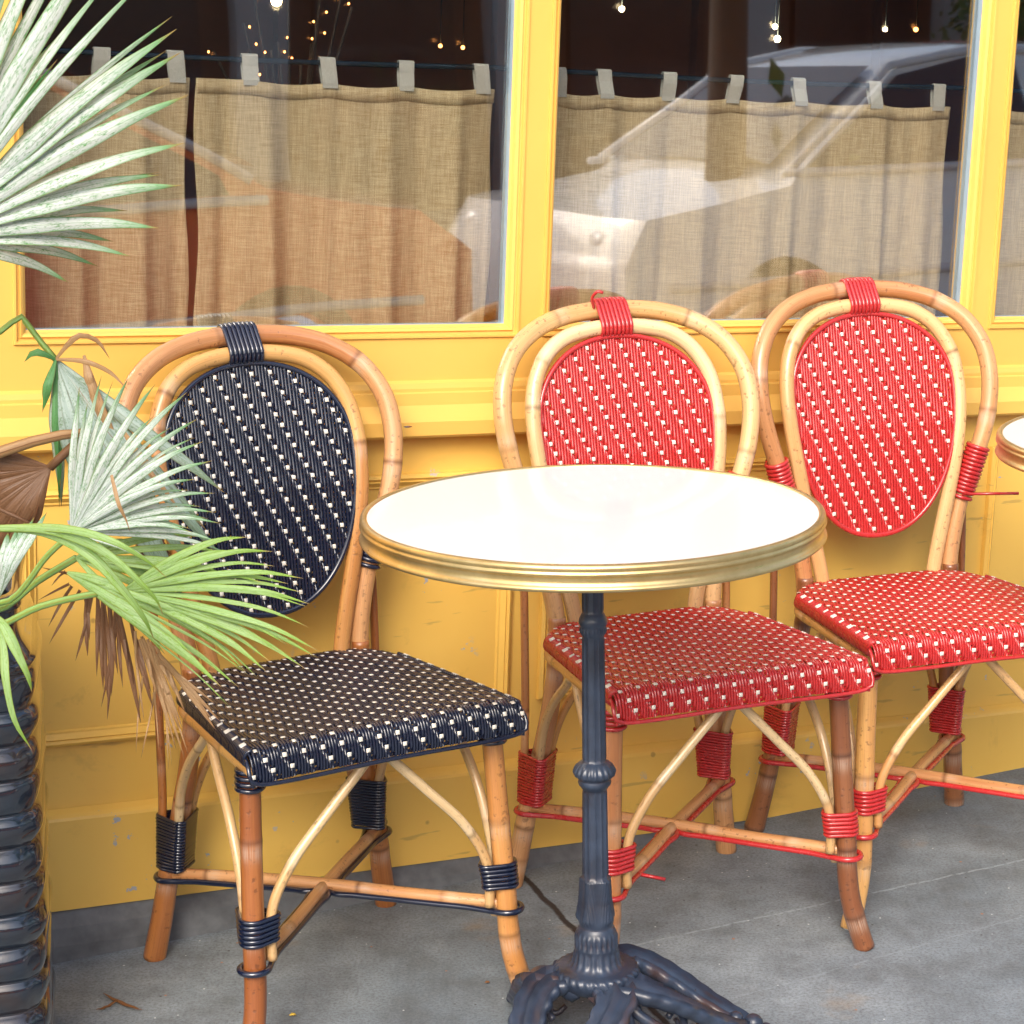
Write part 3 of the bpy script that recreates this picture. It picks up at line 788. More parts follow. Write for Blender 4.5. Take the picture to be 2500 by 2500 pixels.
    for kname, pts in arch.items():
        for sg in (-1, 1):
            yo = .0 if kname != 'front' else (.0016 if sg > 0 else -.0010)
            p = spline([(sg*x, y+yo, z) for x, y, z in pts]); L = length(p)
            mb = MB(); mb.tube(p, .0070, 12, nodes=rnodes(L, .15, .3, rng.uniform(.05, .22)), v0=rng.uniform(0, 3))
            mb.build('brace', mats['brace'] if kname != 'back' else mats['rail'], t)
    # ---- back stays: thin stick from the hoop coil down into the basket
    for sg in (-1, 1):
        p = spline([(sg*.170, .436, .650), (sg*.1725, .428, .58), (sg*.1735, .425, .47), (sg*.1735, .428, .34), (sg*.1725, .434, .27), (sg*.1735, .438, .22), (sg*.176, .441, .165)])
        mb = MB(); mb.tube(p, .0064, 10, nodes=[.36+rng.uniform(-.03, .05)]); mb.build('back_stay', mats['rl' if sg < 0 else 'rr'], t)
    # ---- X stretcher
    ctr = V((0, .250, .150))
    mb = MB(); mb.tube(spline([(-.168, .428, .139), (-.09, .345, .146), ctr, (.09, .150, .151), (.181, .055, .153)]), .0092, 12, nodes=[.06, .30, .43]); mb.build('stretcher', mats['stretch'], t)
    mb = MB(); mb.tube(spline([(.168, .428, .139), (.09, .345, .145), ctr-V((0, 0, .0025)), (-.09, .150, .149), (-.181, .055, .153)]), .0090, 12, nodes=[.05, .26, .40]); mb.build('stretcher', mats['stretch'], t)
    legs = [V((.190, .047, .146)), V((.170, .433, .134)), V((-.170, .433, .134)), V((-.190, .047, .146))]
    path = []
    for i_, lg in enumerate(legs):
        dirc = V((ctr.x-lg.x, ctr.y-lg.y, 0)).normalized(); nn = V((-dirc.y, dirc.x, 0)); rr = .0195
        # arrive on one side of the stretcher, go round the leg, leave on the other side
        arr = -1
        zc = ctr.z-.0075
        Lg = V((ctr.x-lg.x, ctr.y-lg.y, 0)).length; q0 = lg.z
        def side(dist, sg_, off=.0112):
            f_ = dist/Lg; return V((lg.x, lg.y, 0))+dirc*dist+nn*(off*sg_)+V((0, 0, (q0-.001)*(1-f_)+zc*f_))
        for fr in (.93, .80, .65, .5, .35, .2): path.append(side(Lg*fr, arr, .0112 if fr < .9 else .0125))
        path.append(side(.024, arr, .0150))
        for a in (-100, -140, 180, 140, 100):
            q = dirc*math.cos(R(a))+nn*math.sin(R(a)); path.append(lg+q*.0195)
        path.append(side(.024, -arr, .0150))
        for fr in (.2, .35, .5, .65, .80, .93): path.append(side(Lg*fr, -arr, .0112 if fr < .9 else .0125))
    mb = MB(); mb.tube(spline(path, .005, True), .0044, 8, closed=True); mb.build('stretcher_cord', C, t)
    # ---- cord wraps
    def wrap(n, cr, place, circ): 
        mb = MB(); wraps(mb, n, cr, place, circ); return mb.build('wrap', C, t)
    hz = lambda z0, z1: (lambda q, a, b: V((a, b, z0+(z1-z0)*q)))
    def lerp_at(tbl, z):
        tb = sorted(tbl, key=lambda q: q[2]); zz = [q[2] for q in tb]
        return float(np.interp(z, zz, [q[0] for q in tb])), float(np.interp(z, zz, [q[1] for q in tb]))
    for sg in (-1, 1):
        def c1(q, sg=sg): x, y = lerp_at(fl, .388+.026*q); return [(sg*x, y, .0150)]
        wrap(4, .0033, hz(.391, .415), c1)
        z0, z1 = (.182, .214)
        def c2(q, sg=sg):
            z = z0+(z1-z0)*q; x, y = lerp_at(fl, z); bx, by = lerp_at(arch['front'], z); cx, cy = lerp_at(arch['sidef'], z)
            return [(sg*x, y, .0146), (sg*bx, by, .0070), (sg*cx, cy, .0070)]
        wrap(6, .0031, hz(z0, z1), c2)
        def c3(q, sg=sg):
            z = .150+.080*q; x, y = lerp_at(rl, z); out = [(sg*x, y, .0150)]
            for kname in ('sider', 'back'):
                bx, by = lerp_at(arch[kname], z); by -= .004*q if kname == 'sider' else 0; out.append((sg*bx, by, .0068))
            sx = .176+(.1728-.176)*q; out.append((sg*sx, .440-.003*q, .0064)); return out
        wrap(17, .0025, hz(.150, .230), c3)
        # coil binding hoop and stay
        lo, hi = V((sg*.1575, ohy(.1575, .575), .575)), V((sg*.1865, ohy(.1865, .665), .665)); ax = (hi-lo).normalized()
        e1 = V((0, 1, 0))-ax*ax.y; e1.normalize(); e2 = ax.cross(e1)
        mb = MB(); wraps(mb, 12, .0036, lambda q, a, b: lo+(hi-lo)*(.06+.82*q)+e1*a+e2*b, lambda q: [(0, 0, .0146), (.017, sg*(-.003-.009*(1-q)) if False else 0, .006)]); mb.build('wrap', C, t)
        mb = MB(); wraps(mb, 1, .0033, lambda q, a, b: lo-(hi-lo)*.04+e1*a+e2*b, lambda q: [(0, 0, .0146), (.016, 0, .006)]); mb.build('wrap', C, t)
    yo_, yi_ = OH[-1][1], ih3[-1][1]
    x0 = -.0245
    mb = MB(); wraps(mb, 8, .0034, lambda q, a, b: V((-.0235+.047*q, a, b)), lambda q: [(yo_, .9182-.5*(q-.5)**2*.01, .0146), (yi_, .8938, .0126)], seg=8); mb.build('wrap', C, t)
    if extras: extras(t, C)
    return t

def ex_r1(t, C):
    mb = MB(); mb.tube(spline([(-.030, .478, .924), (-.036, .470, .941), (-.030, .462, .951), (-.022, .46, .949)], .003), .0026, 6); mb.build('cord_end', C, t)
    mb = MB(); mb.tube([(-.150, .030, .176), (-.118, .018, .168)], .0030, 4, flat=(1, .6)); mb.build('cord_end', C, t)
def ex_r2(t, C):
    mb = MB(); mb.tube([(.150, .388, .578), (.235, .350, .580)], .0026, 6); mb.build('cord_end', C, t)
make_chair('black woven rattan chair with white dots and bamboo frame, beside the palm', (-.1603, 2.5638), .5009, 'cord_navy',
           dict(fl='cane_orange', fr='cane_golden', rl='cane_orange', rr='cane_orange', outer='cane_tan', inner='cane_golden', brace='cane_cream', rail='cane_golden', stretch='cane_tan'))
make_chair('red woven rattan chair directly behind the round table, its backrest partly hidden by the tabletop', (.3241, 2.7556), .347, 'cord_red',
           dict(fl='cane_tan', fr='cane_brown', rl='cane_tan', rr='cane_tan', outer='cane_pale', inner='cane_cream', brace='cane_cream', rail='cane_golden', stretch='cane_tan'), ex_r1)
make_chair('red woven rattan chair at the right, tan outer hoop, whole oval backrest in view', (.7192, 2.9578), .2862, 'cord_red',
           dict(fl='cane_golden', fr='cane_golden', rl='cane_brown', rr='cane_brown', outer='cane_tan', inner='cane_pale', brace='cane_pale', rail='cane_golden', stretch='cane_tan'), ex_r2)

# ------------------------------------------------------------------ bistro table
def make_table(label, x, y, zt=.7455, az=7., rim='brass'):
    t = thing('bistro_table', (x, y, 0), 0, label, 'table', 'round bistro tables')
    mb = MB(); mb.lathe([(0.0001, zt-.022), (.284, zt-.022), (.2865, zt-.002), (.285, zt), (0.0001, zt)], 128, cap=False); mb.build('tabletop', 'marble', t, True, sharp=30)
    mb = MB(); mb.lathe([(.2845, zt-.004), (.2850, zt+.0006), (.2870, zt+.0022), (.2905, zt+.0022), (.2930, zt+.0005), (.2940, zt-.0025), (.2935, zt-.0050), (.2925, zt-.0062), (.2945, zt-.0075), (.2950, zt-.0095), (.2940, zt-.0112), (.2926, zt-.0124),
              (.2915, zt-.0140), (.2915, zt-.0220), (.2935, zt-.0236), (.2952, zt-.0255), (.2955, zt-.0275), (.2940, zt-.0295), (.2915, zt-.0305), (.288, zt-.0310), (.27, zt-.0305), (.27, zt-.0225)], 160, cap=False)
    mb.build('rim', rim, t, True)
    mb = MB(); mb.lathe([(.0001, zt-.0235), (.10, zt-.0235), (.10, zt-.029), (.03, zt-.034), (.02, zt-.05), (.0001, zt-.05)], 32, cap=False); mb.build('top_plate', 'cast_iron', t, True, sharp=30)
    # fluted column with rings, leaf sleeve and bell
    prof = []
    def seg(z0, z1, r0, r1, n=2):
        for k in range(n+1): prof.append((r0+(r1-r0)*k/n, z0+(z1-z0)*k/n))
    seg(zt-.03, .612, .0128, .0136, 8)
    prof += [(.0148, .6105), (.0160, .608), (.0180, .604), (.0188, .600), (.0182, .5965), (.0164, .594), (.0172, .591), (.0172, .587), (.0160, .5845), (.0145, .582)]
    seg(.580, .412, .0140, .0152, 10)
    prof += [(.0170, .411), (.0205, .409), (.0245, .405), (.0272, .400), (.0276, .397), (.0262, .393), (.0225, .3895), (.0205, .388), (.0212, .386), (.0218, .383), (.0210, .380), (.0185, .377), (.0168, .374)]
    seg(.373, .250, .0156, .0168, 8)
    prof += [(.0195, .2485)]
    seg(.247, .215, .0198, .0215, 6); seg(.212, .196, .0222, .0246, 3); seg(.193, .182, .0245, .0220, 3)
    prof += [(.0228, .1805), (.0246, .1790), (.0246, .1765), (.0268, .1740), (.0278, .168), (.0276, .158), (.0292, .1545), (.0292, .152), (.0288, .150), (.0298, .142), (.0318, .133), (.0360, .127), (.0440, .1245), (.0500, .1250), (.0540, .1235), (.0560, .1200), (.0565, .116), (.0550, .110), (.0520, .104), (.046, .098), (.02, .095), (.0001, .095)]
    # densify for modulation
    P2 = []
    for a, b in zip(prof, prof[1:]):
        n = max(1, int(math.hypot(b[0]-a[0], b[1]-a[1])/.004))
        for k in range(n): P2.append((a[0]+(b[0]-a[0])*k/n, a[1]+(b[1]-a[1])*k/n))
    P2.append(prof[-1])
    def mod(r, z, ph):
        if (.415 < z < .578) or (.255 < z < .371) or (.615 < z < zt-.04):
            return r*(1-.11*(abs(math.sin(ph*6)))**.5*1.0+.04)
        if .392 < z < .408: return r*(1+.035*math.cos(ph*20))
        if .584 < z < .592: return r*(1+.03*math.cos(ph*24))
        if .190 < z <= .2485:
            q = (z-.19)/.058; a = ((ph*5/(2*math.pi)+.15) % 1)-.5
            leaf = math.cos(a*math.pi)**2; vein = math.cos(ph*40+z*260*(1 if a > 0 else -1))
            return r*(1+.13*(leaf-.5)+.06*vein*leaf*(1-q*.3))
        if .156 < z < .173: return r*(1+.045*math.cos(ph*22))
        if .128 < z < .150: return r*(1+.035*math.cos(ph*18))
        if .112 < z < .1245 and r > .049: return r*(1+.030*math.cos(ph*30+z*300))
        return r
    mb = MB(); mb.lathe(P2, 144, mod, cap=False); mb.build('column', 'cast_iron', t, True)
    # three splayed legs, each of two arched ribs joining in a scroll foot
    for k in range(3):
        th = R(az+(0, 122, 237)[k]); rs = (.90, .62, 1.)[k]
        def P(r, dth, z):
            r = r if r < .06 else .06+(r-.06)*rs
            return Vector((r*math.cos(th+dth), r*math.sin(th+dth), z))
        mb = MB()
        for sg in (-1, 1):
            ctrl = [(.030, 52, .098), (.048, 50, .112), (.072, 45, .112), (.100, 33, .100), (.135, 20, .076), (.175, 10, .048), (.215, 3.5, .027), (.240, 0, .016)]
            p = spline([P(r, R(sg*d), z) for r, d, z in ctrl], .005); L = length(p); rows = []
            n = len(p)
            for i, q in enumerate(p):
                f = i/(n-1); T = (p[min(n-1, i+1)]-p[max(0, i-1)]).normalized(); S = T.cross(Vector((0, 0, 1))).normalized()*(sg); U = S.cross(T)*(sg)
                if U.z < 0: U = -U
                wd = (.0225*(1-f)**.5+.008)*(1+.07*math.sin(i*1.15)); hh = .0112*(1-.4*f)
                # ridged leaf section
                sec = [(-1, -.3), (-.82, .75), (-.55, -.05), (-.25, .25), (0, 1.0), (.25, .25), (.55, -.05), (.82, .75), (1, -.3), (.7, -1.5), (0, -1.9), (-.7, -1.5)]
                rows.append([mb.vert(q+S*(a*wd)+U*(b*hh)) for a, b in sec])
            for a, b in zip(rows, rows[1:]):
                m_ = len(a)
                for j in range(m_): mb.face((a[j], a[(j+1) % m_], b[(j+1) % m_], b[j]))
            mb.face(rows[0][::-1]); mb.face(rows[-1])
            # inner curl under the rib
            c = spline([P(r, R(sg*d), z) for r, d, z in [(.050, 56, .095), (.075, 52, .078), (.105, 40, .058), (.125, 27, .050), (.120, 17, .060), (.108, 14, .064), (.100, 20, .058)]], .005)
            mb.tube(c, [.0085-.004*i/len(c) for i in range(len(c))], 8)
            c = spline([P(r, R(sg*d), z) for r, d, z in [(.150, 14, .060), (.165, 10, .035), (.150, 6, .015), (.130, 9, .012), (.125, 16, .022)]], .005)
            mb.tube(c, [.007-.0035*i/len(c) for i in range(len(c))], 8)
        for r_, z_, rad in ((.205, .033, .010), (.232, .024, .0135), (.252, .014, .009), (.262, .008, .006)):
            c0 = P(r_, 0, max(z_, rad*.9)); n = 8
            rows = []
            for i in range(n+1):
                a = math.pi*i/n; rows.append([mb.vert(c0+Vector((rad*math.sin(a)*math.cos(b), rad*math.sin(a)*math.sin(b), rad*.9*math.cos(a)))) for b in np.linspace(0, 2*math.pi, 13)[:-1]])
            for a, b in zip(rows, rows[1:]):
                for j in range(12): mb.face((a[j], a[(j+1) % 12], b[(j+1) % 12], b[j]))
        mb.build('leg', 'cast_iron', t, True)
        # drop ornament between two legs
        th2 = th+R(60)
        def Q(r, dth, z): return Vector((r*math.cos(th2+dth), r*math.sin(th2+dth), z))
        mb = MB()
        mb.tube(spline([Q(.050, 0, .112), Q(.064, 0, .098), Q(.071, 0, .078), Q(.066, 0, .060)], .004), [.006+.0028*math.sin(i*.62) for i in range(60)], 10, cap=True)
        for sg in (-1, 1): mb.tube(spline([Q(.050, R(sg*12), .108), Q(.068, R(sg*10), .092), Q(.074, R(sg*15), .074), Q(.070, R(sg*24), .066)], .004), [.006-.00006*i for i in range(60)], 8)
        mb.build('ornament', 'cast_iron', t, True)
    return t
make_table('round white marble topped table with brass rim and black iron pedestal, in the middle', .1012, 2.551)
p_ = on_floor(2452, 1083, .7455)
make_table('round white topped table with brass rim cut off at the right edge of the photo', p_.x+.295, p_.y+.02, az=40)

# ------------------------------------------------------------------ planter
PX, PYc = -.779, 2.526
t = thing('planter', (PX, PYc, 0), R(11), 'tall square glazed black planter with horizontal ribs', 'planter')
mb = MB(); rows = []; zs = np.arange(0, .684, .0022); nseg = 144
for z in zs:
    tp = .142+.018*min(1, z/.6)
    if z < .60: q = ((z-.006) % .0445)/.0445; bump = .011*(math.sin(math.pi*q**1.2)**.55)
    else: bump = .004*max(0, (.62-z)/.02) if z < .62 else 0
    if z > .605: tp -= .008*math.sin(min(1, (z-.605)/.05)*math.pi/2)
    if z > .665: tp += .005
    row = []
    for k in range(nseg):
        a = 2*math.pi*k/nseg; c_, s_ = math.cos(a), math.sin(a)
        e = (abs(c_)**9+abs(s_)**9)**(-1/9)
        corner = min(abs(c_), abs(s_))/max(abs(c_), abs(s_))
        wob = .0015*math.sin(z*90+a*3)
        rr = (tp+bump*(1-.55*corner**6)+wob)*e
        row.append(mb.vert((rr*c_, rr*s_, z)))
    rows.append(row)
inner = []
for zz, kk in ((.684, .93), (.665, .90), (.655, .88)): inner.append([mb.vert((mb.v[i][0]*kk, mb.v[i][1]*kk, zz)) for i in rows[-1]])
for a, b in zip(rows+inner, (rows+inner)[1:]):
    for k in range(nseg): mb.face((a[k], a[(k+1) % nseg], b[(k+1) % nseg], b[k]))
mb.face(rows[0][::-1]); mb.face(inner[-1])
mb.build('pot', 'glazed_black', t, True)
mb = MB(); mb.lathe([(.0001, .672), (.05, .673), (.10, .670), (.125, .662), (.13, .657)], 24, lambda r, z, p: r*(1+.03*math.sin(p*5)), cap=False); mb.build('soil', 'soil', t, True)

# ------------------------------------------------------------------ fan palm
palm = thing('fan_palm', (PX, PYc, .672), 0, 'fan palm with silvery green split leaves and brown dead fronds in the black planter', 'palm')
OFF = Vector((PX, PYc, .672))
def leaflet(mb, ctrl, wmax, seed, peak=.42, fold=.45, up=None, mi=0, w0=.0018):
    """ctrl: 3D points from hub to tip; V folded strip"""
    r_ = random.Random(seed); p = spline(ctrl, .010); n = len(p); zr = r_.random()
    up = up or Vector((0, -1, .35))
    rows = []
    for i, q in enumerate(p):
        f = i/(n-1); T = (p[min(n-1, i+1)]-p[max(0, i-1)]).normalized()
        S = T.cross(up); S.normalize(); U = S.cross(T).normalized()
        if f < peak: wd = w0+(wmax-w0)*(f/peak)**.9
        else: wd = wmax*max(.02, (1-.35*(f-peak)/(1-peak))*(1-((f-peak)/(1-peak))**3))
        wd *= 1+.05*math.sin(f*17+seed)
        tw = .25*math.sin(f*3+seed*1.7)
        S2 = S*math.cos(tw)+U*math.sin(tw); U2 = U*math.cos(tw)-S*math.sin(tw)
        rows.append([mb.vert(q+S2*(a*wd)+U2*(b*wd*fold)-OFF, (a, f, zr)) for a, b in ((-1, 0), (-.5, .55), (0, 1.), (.5, .55), (1, 0))])
    for a, b in zip(rows, rows[1:]):
        for k in range(4): mb.face((a[k], a[k+1], b[k+1], b[k]), mi)
def densify(tips, k, wf, ln, hub):
    out = list(tips)
    for a, b in zip(tips, tips[1:]):
        if rng.random() < k:
            f = rng.uniform(.4, .6); l = ln*rng.uniform(.86, 1.05)
            x, y = a[0]*(1-f)+b[0]*f, a[1]*(1-f)+b[1]*f
            out.append((hub[0]+(x-hub[0])*l, hub[1]+(y-hub[1])*l, (a[2]+b[2])/2+.012, wf))
    return out
def fan(hub, tips, mat, wmax, sag=.03, Yh=2.3, peak=.42, petiole=None, pmat='frond_green', pr=.0045, fold=.45, bow=0., up=None):
    """hub=(px,py); tips=[(px,py,Y,(width factor))]"""
    H = at(*hub, Yh); mb = MB()
    if mat in ('frond_silver', 'frond_green') and len(tips) > 7: tips = densify(tips, .8, .72, .93, hub)
    for k, tp in enumerate(tips):
        T = at(tp[0], tp[1], tp[2]); wf = tp[3] if len(tp) > 3 else 1.
        sg = tp[4] if len(tp) > 4 else sag
        mid = H*.5+T*.5+Vector((0, -.01, sg)); q = H*.22+T*.78+Vector((0, 0, sg*.75))
        leaflet(mb, [H, H*.75+T*.25+Vector((0, -.006, sg*.6)), mid, q, T], wmax*wf, k*1.37+hub[0]*.01, peak, fold, up)
    o = mb.build('frond', mat, palm, True)
    if petiole:
        mb = MB(); pts = [Vector(p)-OFF for p in petiole]; mb.tube(spline(pts+[H-OFF], .015), [pr]*500, 8, v0=.1); mb.build('petiole', pmat, o, True)
    return o
CR = OFF+Vector((.0, -.02, .06))     # crown
# upper left silver fan
fan((-175, 592), [(-60, -60, 2.2), (165, -270, 2.2, 1.15), (290, -210, 2.2, 1.2), (372, -70, 2.2, .62), (-20, -200, 2.2, 1.), (420, 40, 2.26, .5), (431, 71, 2.24, 1.1), (441, 128, 2.25, 1.05), (460, 232, 2.26, 1.05),
      (451, 349, 2.28, 1.0), (446, 452, 2.3, .95), (390, 557, 2.32, .85), (320, 626, 2.34, .7), (168, 690, 2.36, .7), (-20, 760, 2.36, .8)],
    'frond_silver', .0104, .012, 2.3, .46, [CR, CR+Vector((-.06, -.12, .25))], fold=.5)
fan((-160, 600), [(38, 68, 2.34, .7), (52, 92, 2.34, .7), (78, 78, 2.33, .9), (140, 145, 2.34, .7), (112, 165, 2.34, .5), (306, 392, 2.36, .5), (390, 420, 2.36, .6), (6, 120, 2.34, .9)], 'frond_deep', .0085, .01, 2.36, .5)
# large silver fan before the black chair
fan((175, 1301), [(194, 944, 2.24, .95), (248, 917, 2.23, 1.), (314, 921, 2.22, 1.1), (379, 938, 2.2, 1.2), (456, 958, 2.2, 1.2), (483, 1022, 2.2, 1.1), (495, 1078, 2.2, 1.15), (518, 1125, 2.2, 1.05), (476, 1170, 2.2, .9), (524, 1204, 2.22, .9),
      (526, 1251, 2.24, .95), (540, 1278, 2.24, .75), (470, 1300, 2.24, .9), (540, 1325, 2.26, .75), (560, 1352, 2.27, .7), (380, 1390, 2.28, .8)],
    'frond_silver', .0050, .012, 2.27, .40, [CR, CR+Vector((.04, -.10, .10)), at(0, 1472, 2.3), at(120, 1352, 2.28)], 'frond_green', .0036, fold=.5)
# second fan right below it
fan((186, 1362), [(480, 1310, 2.3, .8), (540, 1348, 2.3, .7), (555, 1405, 2.3, .9), (430, 1440, 2.32, .9), (548, 1438, 2.3, .5), (400, 1480, 2.33, .8), (330, 1330, 2.3, .8), (300, 1500, 2.3, .7)], 'frond_green', .0062, .01, 2.31, .45,
    [CR, at(-10, 1490, 2.33), at(90, 1420, 2.32)], 'frond_green', .0042)
# drooping folded fan with a kinked stalk
H3 = (136, 878)
fan(H3, [(150, 1236, 2.47, .8), (205, 1210, 2.46, 1.3), (250, 1180, 2.46, 1.5), (300, 1230, 2.46, 1.7), (352, 1330, 2.46, 1.7), (400, 1420, 2.46, 1.6), (440, 1440, 2.46, 1.5), (470, 1390, 2.46, 1.3), (520, 1345, 2.45, .9), (547, 1202, 2.45, .8), (545, 1365, 2.45, .8), (375, 1180, 2.46, 1.2), (500, 1290, 2.46, 1.1), (420, 1230, 2.46, 1.3)],
    'frond_grey', .0118, .0, 2.47, .42, [CR+Vector((0, .02, 0)), at(-60, 850, 2.45), at(0, 810, 2.46), at(53, 773, 2.47), at(62, 785, 2.47), at(100, 835, 2.47)], 'frond_green', .0038, fold=.7)
fan(H3, [(59, 884, 2.46, .8, .012), (103, 1007, 2.45, 1.0, 0), (147, 1190, 2.46, .9, 0), (145, 1240, 2.46, .5, 0)], 'frond_deep', .0062, .0, 2.465, .5)
fan(H3, [(268, 876, 2.46, .7, .030), (311, 951, 2.45, .6, .016)], 'frond_straw', .0052, .02, 2.465, .4)
fan((205, 868), [(275, 1100, 2.45, .9), (262, 1040, 2.45, .9), (300, 1130, 2.45, .9), (240, 990, 2.45, .9)], 'frond_straw', .0062, .0, 2.455, .4)
fan((300, 1050), [(372, 1140, 2.36, .8), (440, 1250, 2.36, .9), (392, 1190, 2.35, .8)], 'frond_straw', .0040, .0, 2.40, .4)
fan((272, 1160), [(318, 1300, 2.17, .8)], 'frond_straw', .0030, .0, 2.18, .4)
# bright green fan reaching over the seat
fan((300, 1443), [(603, 1311, 2.24, 1.1), (665, 1346, 2.22, 1.1), (704, 1425, 2.22, .9), (740, 1412, 2.2, 1.), (758, 1475, 2.2, 1.), (752, 1482, 2.2, .6), (776, 1588, 2.2, .95), (776, 1606, 2.21, .9), (745, 1632, 2.22, 1.0), (650, 1639, 2.24, 1.1), (600, 1640, 2.26, .6), (630, 1655, 2.27, .4), (540, 1420, 2.28, .8)],
    'frond_green', .0047, .014, 2.30, .42, [CR, at(-30, 1530, 2.30), at(100, 1480, 2.28), at(220, 1452, 2.28)], 'frond_green', .0040)
# lower green fan bending down to the seat corner
fan((165, 1398), [(541, 1678, 2.24, 1.35), (398, 1560, 2.26, 1.), (470, 1600, 2.25, 1.1), (370, 1500, 2.28, 1.0), (330, 1465, 2.28, .9), (560, 1560, 2.26, .7), (610, 1650, 2.27, .35), (570, 1735, 2.26, .25), (260, 1480, 2.3, .8)],
    'frond_green', .0056, .010, 2.30, .45)
# three long arching blades from the left
def arc(pts, wmax, mat, seed, peak=.5, fold=.5):
    mb = MB(); leaflet(mb, [at(*p) for p in pts], wmax, seed, peak, fold); return mb.build('frond', mat, palm, True)
arc([(-80, 1310, 2.2), (0, 1291, 2.17), (110, 1300, 2.14), (215, 1352, 2.12), (300, 1440, 2.12), (352, 1510, 2.13), (376, 1560, 2.15)], .0060, 'frond_green', 3)
arc([(-80, 1302, 2.2), (0, 1289, 2.16), (150, 1300, 2.12), (262, 1352, 2.1), (345, 1425, 2.1), (385, 1470, 2.11), (398, 1503, 2.12)], .0054, 'frond_green', 5)
arc([(-80, 1298, 2.2), (60, 1287, 2.15), (190, 1296, 2.1), (290, 1328, 2.08), (370, 1378, 2.09), (408, 1412, 2.1)], .0048, 'frond_green', 8)
arc([(-30, 1490, 2.2), (10, 1530, 2.17), (45, 1600, 2.16), (68, 1650, 2.16), (78, 1690, 2.17)], .0062, 'frond_green', 11, .4)
arc([(-40, 1480, 2.22), (4, 1560, 2.19), (14, 1660, 2.17), (36, 1760, 2.17), (78, 1832, 2.18)], .0052, 'frond_green', 13, .4)
# narrow closed fan at the left edge
fan((-6, 1460), [(60, 1275, 2.3, 1.), (84, 1262, 2.3, .9), (115, 1250, 2.29, .9), (42, 1290, 2.3, 1.), (20, 1300, 2.3, 1.), (98, 1290, 2.3, .6)], 'frond_silver', .0058, .002, 2.31, .6)
# brown dead fan
fan((122, 1142), [(-120, 1080, 2.4, .8), (-130, 1130, 2.4, 1.1), (-120, 1180, 2.4, 1.1), (-110, 1225, 2.4, 1.1), (-90, 1265, 2.4, 1.1), (-70, 1300, 2.4, 1.1), (-45, 1325, 2.4, 1.1), (-15, 1345, 2.4, 1.1), (15, 1345, 2.4, 1.), (45, 1330, 2.4, .9), (75, 1310, 2.4, .8), (-100, 1105, 2.4, .8)],
    'frond_dead', .0105, .004, 2.40, .5, [at(210, 1060, 2.40), at(165, 1100, 2.40)], 'frond_dead', .0052, fold=.6)
mb = MB(); mb.tube([at(-120, 1120, 2.36)-OFF, at(0, 1104, 2.37)-OFF, at(80, 1078, 2.38)-OFF, at(150, 1062, 2.39)-OFF, at(205, 1056, 2.395)-OFF], [.0075, .0072, .0066, .006, .005], 8); mb.build('dead_stalk', 'frond_straw', palm, True)
mb = MB(); mb.tube([at(-40, 1225, 2.33)-OFF, at(40, 1262, 2.33)-OFF, at(95, 1290, 2.33)-OFF], .0024, 6); mb.build('dead_stalk', 'frond_dead', palm, True)
# hanging dead blades below the green fans
r3 = random.Random(21)
def hanging(x0, y0, x1, y1, w, mat, Y=2.36):
    mb = MB(); n = r3.uniform(-10, 10)
    leaflet(mb, [at(x0, y0, Y), at((x0*2+x1)/3+n*.4, (y0*2+y1)/3, Y+.01), at((x0+2*x1)/3+n*.3, (y0+2*y1)/3, Y), at(x1, y1, Y)], w, r3.random()*9, .45, .6); return mb
def hang_group(lst, mat, name='frond'):
    big = MB()
    ext = []
    for (x0, y0, x1, y1, w) in lst:
        ext.append((x0, y0, x1, y1, w*.62))
        for q_ in range(1 if w > .0035 else 0): ext.append((x0+r3.uniform(-8, 8), y0+r3.uniform(-8, 8), x1+r3.uniform(-16, 16), y1-r3.uniform(10, 70), w*.5))
    for (x0, y0, x1, y1, w) in ext:
        q = hanging(x0, y0, x1, y1, w, mat); off = len(big.v); big.v += q.v; big.tc += q.tc; big.nd += q.nd; big.f += [tuple(i+off for i in f) for f in q.f]; big.mi += q.mi
    return big.build(name, mat, palm, True)
hang_group([(212, 1450, 214, 1602, .005), (225, 1455, 184, 1614, .004), (238, 1455, 252, 1684, .0055), (250, 1460, 264, 1716, .0055), (268, 1470, 272, 1700, .006), (282, 1480, 262, 1757, .005), (290, 1500, 300, 1680, .004), (292, 1500, 344, 1766, .006), (320, 1520, 374, 1730, .006), (176, 1430, 118, 1530, .0035), (196, 1440, 120, 1572, .0035), (170, 1425, 92, 1466, .0025), (165, 1400, 100, 1385, .002), (160, 1395, 126, 1430, .002)], 'frond_dead')
hang_group([(345, 1560, 430, 1830, .0045), (360, 1560, 452, 1856, .004), (372, 1575, 440, 1780, .0055), (390, 1600, 528, 1784, .0060), (400, 1610, 520, 1760, .004), (340, 1560, 384, 1700, .004), (350, 1650, 332, 1840, .0018), (380, 1680, 344, 1852, .0018), (395, 1680, 420, 1870, .0016), (410, 1690, 462, 1848, .0018), (385, 1600, 432, 1700, .006), (330, 1540, 352, 1760, .003), (408, 1690, 412, 1880, .0014), (376, 1690, 388, 1840, .0012)], 'frond_straw')
# short shaggy trunk in the pot
mb = MB(); mb.lathe([(.030, -.02), (.036, .02), (.040, .06), (.034, .10), (.022, .13), (.001, .14)], 20, lambda r, z, p: r*(1+.12*math.sin(p*7+z*60)), cap=False); mb.build('trunk', 'trunk_bark', palm, True)

